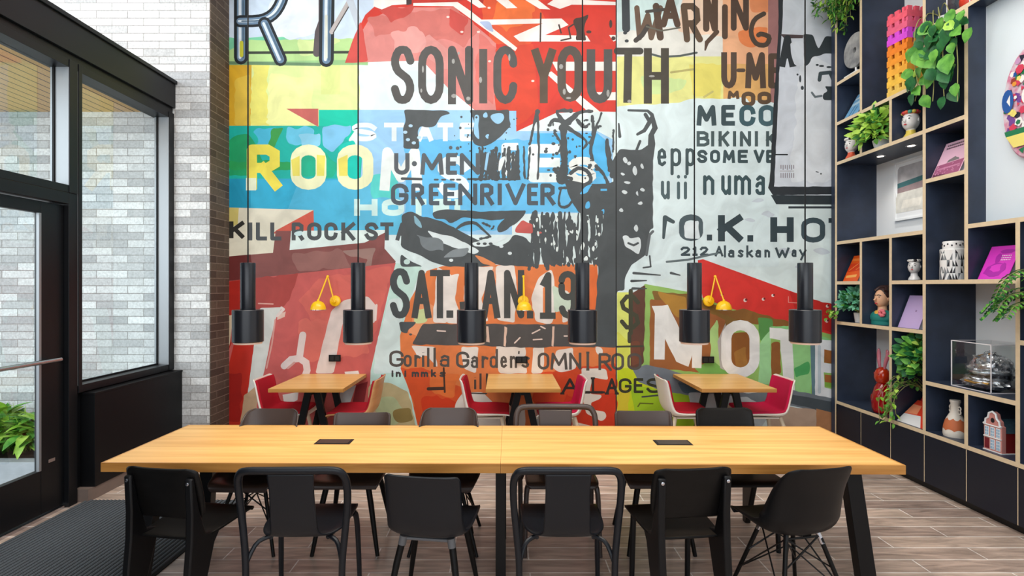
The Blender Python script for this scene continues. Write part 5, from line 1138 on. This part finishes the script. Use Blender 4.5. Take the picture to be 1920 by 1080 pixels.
for i in range(130):
    a, r_ = rnd(0,2*PI), math.sqrt(rnd(0,.86)); y, z = ow*.95*r_*math.cos(a), oh*.95*r_*math.sin(a); q = rnd(.012,.034); k = random.randrange(3,7); ph = rnd(0,6)
    m.add([(-.0225-.00008*i, y+q*math.cos(ph+2*PI*j_/k), z+q*math.sin(ph+2*PI*j_/k)) for j_ in range(k)], [tuple(range(k))], random.randrange(10))
m.add([(-.0335,.145+.045*math.cos(2*PI*k/20),.05+.085*math.sin(2*PI*k/20)) for k in range(20)], [tuple(range(20))], 0); m.add([(-.0337,.135+.018*math.cos(2*PI*k/3),.05+.05*math.sin(2*PI*k/3)) for k in range(3)], [(0,1,2)], 2)
m.add([(-.0335,.158,-.21),(-.0335,.10,-.30),(-.0335,-.10,-.30),(-.0335,-.158,-.21)], [(0,1,2,3)], 6); m.add([(-.0335,.17,-.17),(-.0335,.158,-.21),(-.0335,-.158,-.21),(-.0335,-.17,-.17)], [(0,1,2,3)], 5)
m.add([(-.0335,.04*math.cos(2*PI*k/20),.05+.06*math.sin(2*PI*k/20)) for k in range(20)], [tuple(range(20))], 2); m.add([(-.0337,.02*math.cos(2*PI*k/20),.05+.035*math.sin(2*PI*k/20)) for k in range(20)], [tuple(range(20))], 7)
m.build('badges', [mat('badge_%d' % i, c, .35) for i, c in enumerate(pc)], t, smooth=0, fix=False)
# acrylic cases
def case(label, X0, X1, Y0, Y1, z, h):
    t = thing('display_case', label, 'display case', ((X0+X1)/2,(Y0+Y1)/2,z), group='clear display cases'); hx_, hy = (X1-X0)/2, (Y1-Y0)/2
    for lo, hi in (((-hx_,-hy,0),(-hx_+.005,hy,h)), ((hx_-.005,-hy,0),(hx_,hy,h)), ((-hx_+.005,-hy,0),(hx_-.005,-hy+.005,h)), ((-hx_+.005,hy-.005,0),(hx_-.005,hy,h)), ((-hx_,-hy,h),(hx_,hy,h+.005))):
        MB().box(lo, hi).build('pane', ACRYL, t, smooth=0)
    e = MB(); r_ = .0028
    for sx in (-1,1):
        for sy in (-1,1): e.box((sx*hx_-r_,sy*hy-r_,0), (sx*hx_+r_,sy*hy+r_,h+.005))
    for z_ in (.004, h+.003):
        for sx in (-1,1): e.box((sx*hx_-r_,-hy,z_-r_), (sx*hx_+r_,hy,z_+r_))
        for sy in (-1,1): e.box((-hx_,sy*hy-r_,z_-r_), (hx_,sy*hy+r_,z_+r_))
    e.build('polished_edge', mat('acrylic_edge', rgb(236,232,236), .2, spec=.6), t, smooth=0); return t
case('clear acrylic case holding the silver helmet sculpture', 3.665, 3.99, 5.134*YS, 5.587*YS, sz(1), .365)
case('clear case with a red object on the top shelf above the trailing monstera', 3.70, 3.98, 5.42*YS, 5.70*YS, sz(8), .40)
t = thing('red_ornament', 'red rounded ornament inside the case on the top shelf', 'ornament', (3.80,5.53*YS,sz(8)))
m = MB(); m.ell((0,0,.10), (.09,.09,.10), 24, 14, fn=lambda d: 1+.06*math.sin(5*d.x+3*d.y)); m.build('body', mat('red_glaze', rgb(224,62,34), .3), t); m = MB(); m.lathe([(.035,0),(.03,.03),(.045,.05)], (0,0,.19), 18); m.build('neck', MATS['red_glaze'], t)
t = thing('helmet_sculpture', 'crumpled silver helmet-like sculpture with gold marks inside the acrylic case', 'sculpture', (3.83,5.36*YS,sz(1)), R(192), scale=.86)
SIL = mat('crumpled_silver', rgb(120,122,130), .26, .85, bump=.8, scale=16, col2=rgb(236,238,242)); GLD = mat('gold_leaf', rgb(214,160,80), .3, .9)
def crum(d): return .96+.18*noise.noise(d*2.3)+.24*abs(noise.noise(d*4.6))+.14*abs(noise.noise(d*9+Vector((2,5,1))))+.03*noise.noise(d*19)
m = MB(); m.ell((0,0,.185), (.135,.15,.135), 56, 36, fn=lambda d: crum(d)); m.build('dome', SIL, t, smooth=50)
m = MB(); m.ell((.06,0,.075), (.125,.175,.075), 48, 26, fn=lambda d: crum(d*1.3+Vector((3,1,0)))); m.build('jaw', SIL, t, smooth=50)
m = MB(); m.tube(cat_rom([(.03,-.165,.17),(.13,-.09,.165),(.155,0,.16),(.13,.09,.165),(.03,.165,.17)], 20), .022, 10); m.build('brow_ridge', SIL, t)
m = MB()
for sy in (-1,1): m.ell((.135,sy*.065,.115), (.025,.04,.02), 12, 8); m.ell((.02,sy*.15,.13), (.035,.022,.035), 14, 10)
m.build('eye_recess', mat('dark_metal', rgb(46,48,54), .3, .8), t)
m = MB(); m.tube(cat_rom([(.05,.02,.325),(-.03,-.02,.322),(.02,-.08,.30),(.09,-.06,.275)], 12), .010, 8); m.tube(cat_rom([(.17,-.10,.075),(.185,0,.07),(.17,.1,.075)], 10), .010, 8); m.build('gold_mark', GLD, t)
# terracotta bottle
t = thing('bottle_vase', 'terracotta and cream bottle vase with two looped handles below the display case', 'vase', (3.74, 5.655*YS, sz(0)))
TER = mat('terracotta', rgb(196,108,66), .6); CRM = mat('cream_glaze', rgb(228,220,208), .4)
pf = [(.0,0),(.078,0),(.083,.02),(.082,.045),(.076,.09),(.064,.135),(.048,.17),(.035,.195),(.031,.22),(.032,.275),(.037,.285),(.036,.30),(.028,.30)]
m = MB(); m.lathe(pf, seg=32, caps=False); m.build('bottle_body', CRM, t, smooth=60)
m = MB(); vs = []; seg = 48
def rb(z):
    for (r0,z0),(r1,z1) in zip(pf, pf[1:]):
        if z0 <= z <= z1 and z1 > z0: return r0+(r1-r0)*(z-z0)/(z1-z0)
    return .03
for j_ in range(6):
    for k in range(seg):
        a = 2*PI*k/seg; lo = .05+.014*abs(math.sin(4*a)); hi = .155-.018*abs(math.sin(4*a+.6)); z = lo+(hi-lo)*j_/5; r_ = rb(z)+.0012
        vs.append((r_*math.cos(a), r_*math.sin(a), z))
m.add(vs, [(j_*seg+k, j_*seg+(k+1) % seg, (j_+1)*seg+(k+1) % seg, (j_+1)*seg+k) for j_ in range(5) for k in range(seg)]); tag(m.build('clay_band', TER, t, smooth=60), 'scalloped terracotta band')
for sy in (-1, 1):
    for z in (.235, .205):
        m = MB(); m.tube([(0, sy*(.042+.014*math.cos(a)), z+.016*math.sin(a)) for a in [2*PI*k/12 for k in range(12)]], .0045, 6, closed=True); m.build('handle', CRM, t)
# gabled house model
t = thing('house_model', 'small model house with pink gabled front and dark red side', 'model house', (3.675, 5.13*YS, sz(0))); t.scale = (1, .8, 1)
PNK = mat('pink_brick', rgb(206,140,132), .6); DRED = mat('dark_red_wall', rgb(140,34,34), .5); ROOF = mat('slate_roof', rgb(56,84,96), .5, var=.2, scale=40); BLU = mat('pale_blue_pane', rgb(150,186,214), .3)
gp = [(-.092,0),(-.092,.20),(-.075,.205),(-.07,.235),(-.045,.25),(-.035,.285),(0,.30),(.035,.285),(.045,.25),(.07,.235),(.075,.205),(.092,.20),(.092,0)]
m = MB(); m.prism(gp, 0, .03, 'x'); f_ = m.build('gable_front', PNK, t, smooth=0)
m = MB(); m.tube([(-.003,y,z) for y, z in gp[1:-1]], .0075, 8); m.build('cornice', WHITE, f_)
for z_ in (.195, .105): m = MB(); m.tube([(-.003,-.09,z_),(-.003,.09,z_)], .005, 6); m.build('string_course', WHITE, f_)
m = MB(); m.lathe([(.018,0),(.018,.003)], seg=16); k = m.build('round_window', INK, f_); k.rotation_euler = (0,R(-90),0); k.location = (0,0,.235)
for iy, y in enumerate((.058, 0, -.058)):
    for iz, (z0, z1) in enumerate(((.02,.09),(.115,.18))):
        q = MB(); q.box((-.004,y-.021,z0-.003), (.0,y+.021,z1+.003)); door_ = iy == 0 and iz == 0
        o = q.build('window' if not door_ else 'door', WHITE if not door_ else mat('door_red', rgb(120,30,40), .5), f_, smooth=0)
        if not door_:
            q = MB()
            for a in (-1, 1):
                for b in (0, 1, 2): hh = (z1-z0)/3; q.box((-.0052,y+a*.0095-.007,z0+b*hh+.003), (-.004,y+a*.0095+.007,z0+(b+1)*hh-.002))
            q.build('pane', BLU, o, smooth=0)
m = MB(); m.box((.03,-.086,0), (.26,.086,.155)); m.build('side_wall', DRED, t, smooth=0)
m = MB(); m.prism([(-.092,.153),(0,.245),(.092,.153)], .03, .265, 'x'); m.build('roof', ROOF, t, smooth=0)
m = MB(); m.box((-.006,-.096,0), (.268,.096,.006)); m.build('base', WHITE, t, smooth=0)
# ------------------------------------------------------------------ shelf plants
random.seed(33)
POT = mat('white_pot', rgb(232,232,230), .4)
def potted(label, loc, r=.07, h=.11, pot=None, name='potted_plant'):
    t = thing(name, label, 'plant', loc)
    m = MB(); m.lathe([(.0,0),(r*.78,0),(r,h),(r*.93,h),(r*.9,h-.015),(0,h-.015)], seg=24, caps=False); m.build('pot', pot or POT, t, smooth=40); return t
t = potted('lime-green leafy plant in a white trough between the two head vases', (3.74,6.72*YS,sz(6)), .095, .09)
bush(t, (-.06,.02,.20), .17, .21, .19, 460, .085, .05, [LF[0],LF[1],LF[2]], [3,8,1], base=(0,0,.07), low=-.7, cell=(U[2],U[1],zl(7)), up=(-.5,-.75,.45))
t = potted('teal-leaved plant in a pale pot in the left cell below the orange book', (3.745,7.17*YS,sz(2)), .06, .10)
bush(t, (-.04,.02,.20), .14, .14, .15, 300, .062, .038, [LF[3],LF[2],LF[0]], [7,2,1], base=(0,0,.08), cell=(U[1],U[0],zl(3)), up=(-.5,-.75,.45))
m = MB()
for i in range(26): leaf(m, (-.14-rnd(0,.09), .14+rnd(-.08,.10), .07+rnd(-.04,.06)), (rnd(-1,.2),rnd(-1,1),rnd(-.8,.3)), .05, .035, i % 2)
m.build('trailing_leaves', [LF[0],LF[1]], t, smooth=60, fix=False)
t = potted('bushy ivy in a dark red pot spilling over the two low books', (3.955,6.10*YS,sz(0)), .075, .13, mat('oxblood_pot', rgb(110,26,34), .4))
bush(t, (-.21,.0,.60), .165, .19, .20, 440, .078, .06, [LF[0],LF[2],LF[1]], [6,5,1], base=(0,0,.11), low=-.8, cell=(U[3],U[2],zl(2)), up=(-.5,-.75,.45))
m = MB(); st = MB()
for i in range(11):
    y = rnd(.10,.24); x = rnd(-.42,-.34); z0 = rnd(.34,.46); zb = rnd(-.05,.12)
    pts = cat_rom([(0,y*.3,.14),(x*.6,y*.7,z0),(x,y,z0*.6+zb*.4),(x+rnd(-.02,.02),y+rnd(-.03,.03),zb)], 12); st.tube(pts, .002, 5)
    for p in pts[3:]: leaf(m, p, (rnd(-1,.4),rnd(-1,1),rnd(-.8,.4)), rnd(.04,.06), rnd(.025,.04), random.choice([0,0,1]))
m.build('trailing_leaves', [LF[0],LF[1]], t, smooth=60, fix=False); st.build('trailing_stem', STEMM, t)
# top left plant
t = potted('fine-leaved trailing plant high in the top left corner of the bookcase', (3.76,7.17*YS,sz(10)), .09, .12)
bush(t, (-.10,.04,.12), .22, .22, .2, 260, .07, .03, [LF[0],LF[2],LF[1]], [6,3,4], base=(0,0,.1), low=-.8, cell=(U[1],U[0],9), up=(-.5,-.75,.45))
m = MB(); st = MB()
for i in range(46):
    y = rnd(-.20,.24); x = -.12+rnd(-.20,.06); zb = -.02-rnd(.05,.34)*(1-abs(x+.12)*2)
    pts = cat_rom([(0,0,.10),(x*.6-.05,y*.6,.16),(x-.04,y,.02),(x-.02+rnd(-.04,.03),y+rnd(-.05,.05),zb)], 11); st.tube(pts, .0018, 4)
    for p in pts[2:]:
        for _ in range(3): leaf(m, p, (rnd(-1,.5),rnd(-1,1),rnd(-.8,.5)), rnd(.05,.075), rnd(.02,.03), random.choice([0,0,2,1]))
m.build('trailing_leaves', [LF[0],LF[1],LF[2]], t, smooth=60, fix=False); st.build('trailing_stem', STEMM, t)
# monstera vine hanging from the upper shelf
t = potted('trailing monstera vine with large split leaves hanging from the upper shelf', (3.78,5.70*YS+.13,sz(8)), .055, .10, name='trailing_plant')
m = MB(); st = MB(); random.seed(14)
def big(p, d, ln, wd, mi): leaf(m, p, d, ln, wd, mi, fold=.12, droop=.2, up=Vector((-1,-.3,.25)).normalized())
lv_ = [(1740,52,9),(1762,45,9),(1785,35,9),(1800,30,8),(1732,52,9),(1752,70,11),(1775,62,12),(1792,58,11),(1740,78,10),(1765,85,10),(1722,88,9),(1735,98,10),(1712,100,9),(1750,105,9),(1730,115,11),(1745,118,10),(1765,120,13),(1775,130,13),(1770,142,12),(1720,135,8),(1745,140,10),(1735,150,10),(1705,140,8),(1712,152,9),(1770,155,9),(1702,165,9),(1718,170,9),(1708,188,9),(1735,190,10),(1765,193,9),(1788,178,11),(1790,168,9),(1813,66,10),(1806,40,8),(1755,95,10),(1728,70,9),(1783,90,8),(1760,60,9),(1780,48,9),(1748,58,8)]
lv_ += [(px+rnd(-9,9), py+rnd(-9,9), r_*1.15) for px, py, r_ in lv_ if py < 160 and px < 1800]
for i, (px, py, r_) in enumerate(lv_):
    X = 3.50+rnd(-.05,.05); Y = X*FPX/(px-CX); Z = EYE-(py-CY)*Y/FPX
    p = Vector((X,Y,Z))-t.location; ln = r_*2.75*Y/FPX
    d = Vector((rnd(-.25,.1), rnd(-.7,.7), rnd(-1,-.2)))
    big(p-d.normalized()*ln*.5, d, ln, ln*.78, random.choices([0,1,2],[6,3 if py > 160 or px > 1800 else .6,5])[0])
for px in (1735, 1752, 1768, 1790, 1716):
    pts = [Vector((-.02,rnd(-.05,.05),.09)), Vector((-.15,(3.6*FPX/(px-CX)-t.location.y)*.6,.12))]
    for py in (60, 110, 160, 190):
        q = px+rnd(-6,6); Y = 3.52*FPX/(q-CX); pts.append(Vector((3.52,Y,EYE-(py-CY)*Y/FPX))-t.location)
    st.tube(cat_rom([tuple(v) for v in pts], 26), .0035, 6)
m.build('foliage', [LF[0],LF[1],LF[2]], t, smooth=60, fix=False); st.build('stem', STEMM, t)
# fern at the right edge
t = potted('arching fern at the right edge of the bookcase', (3.72,4.56*YS,sz(2)), .075, .13, name='fern')
m = MB(); st = MB(); random.seed(3)
for i in range(44):
    a = rnd(0,2*PI); rr_ = rnd(.22,.36); hh = rnd(.12,.46)
    e = Vector((-.08+rr_*math.cos(a)*.75 - .07, rr_*math.sin(a)*.95, hh*.55+.02)); e.x = min(e.x, .22)
    pts = cat_rom([(0,0,.12), (e.x*.4,e.y*.4,.12+hh*.8), (e.x*.8,e.y*.8,.12+hh*.75), tuple(e+Vector((0,0,.05)))], 16); st.tube(pts, .0022, 5)
    for j_ in range(2, 16):
        p = Vector(pts[j_]); tt = (Vector(pts[min(j_+1,15)])-Vector(pts[j_-1])).normalized(); sd = tt.cross(Vector((0,0,1))); sd = sd.normalized() if sd.length > .01 else Vector((1,0,0))
        for q in (-1, 1): leaf(m, p, sd*q+tt*.35, .075*(1-.045*j_)+.012, .02, random.choice([0,0,2]))
m.build('fronds', [LF[0],LF[1],LF[2]], t, smooth=60, fix=False); st.build('stem', STEMM, t)
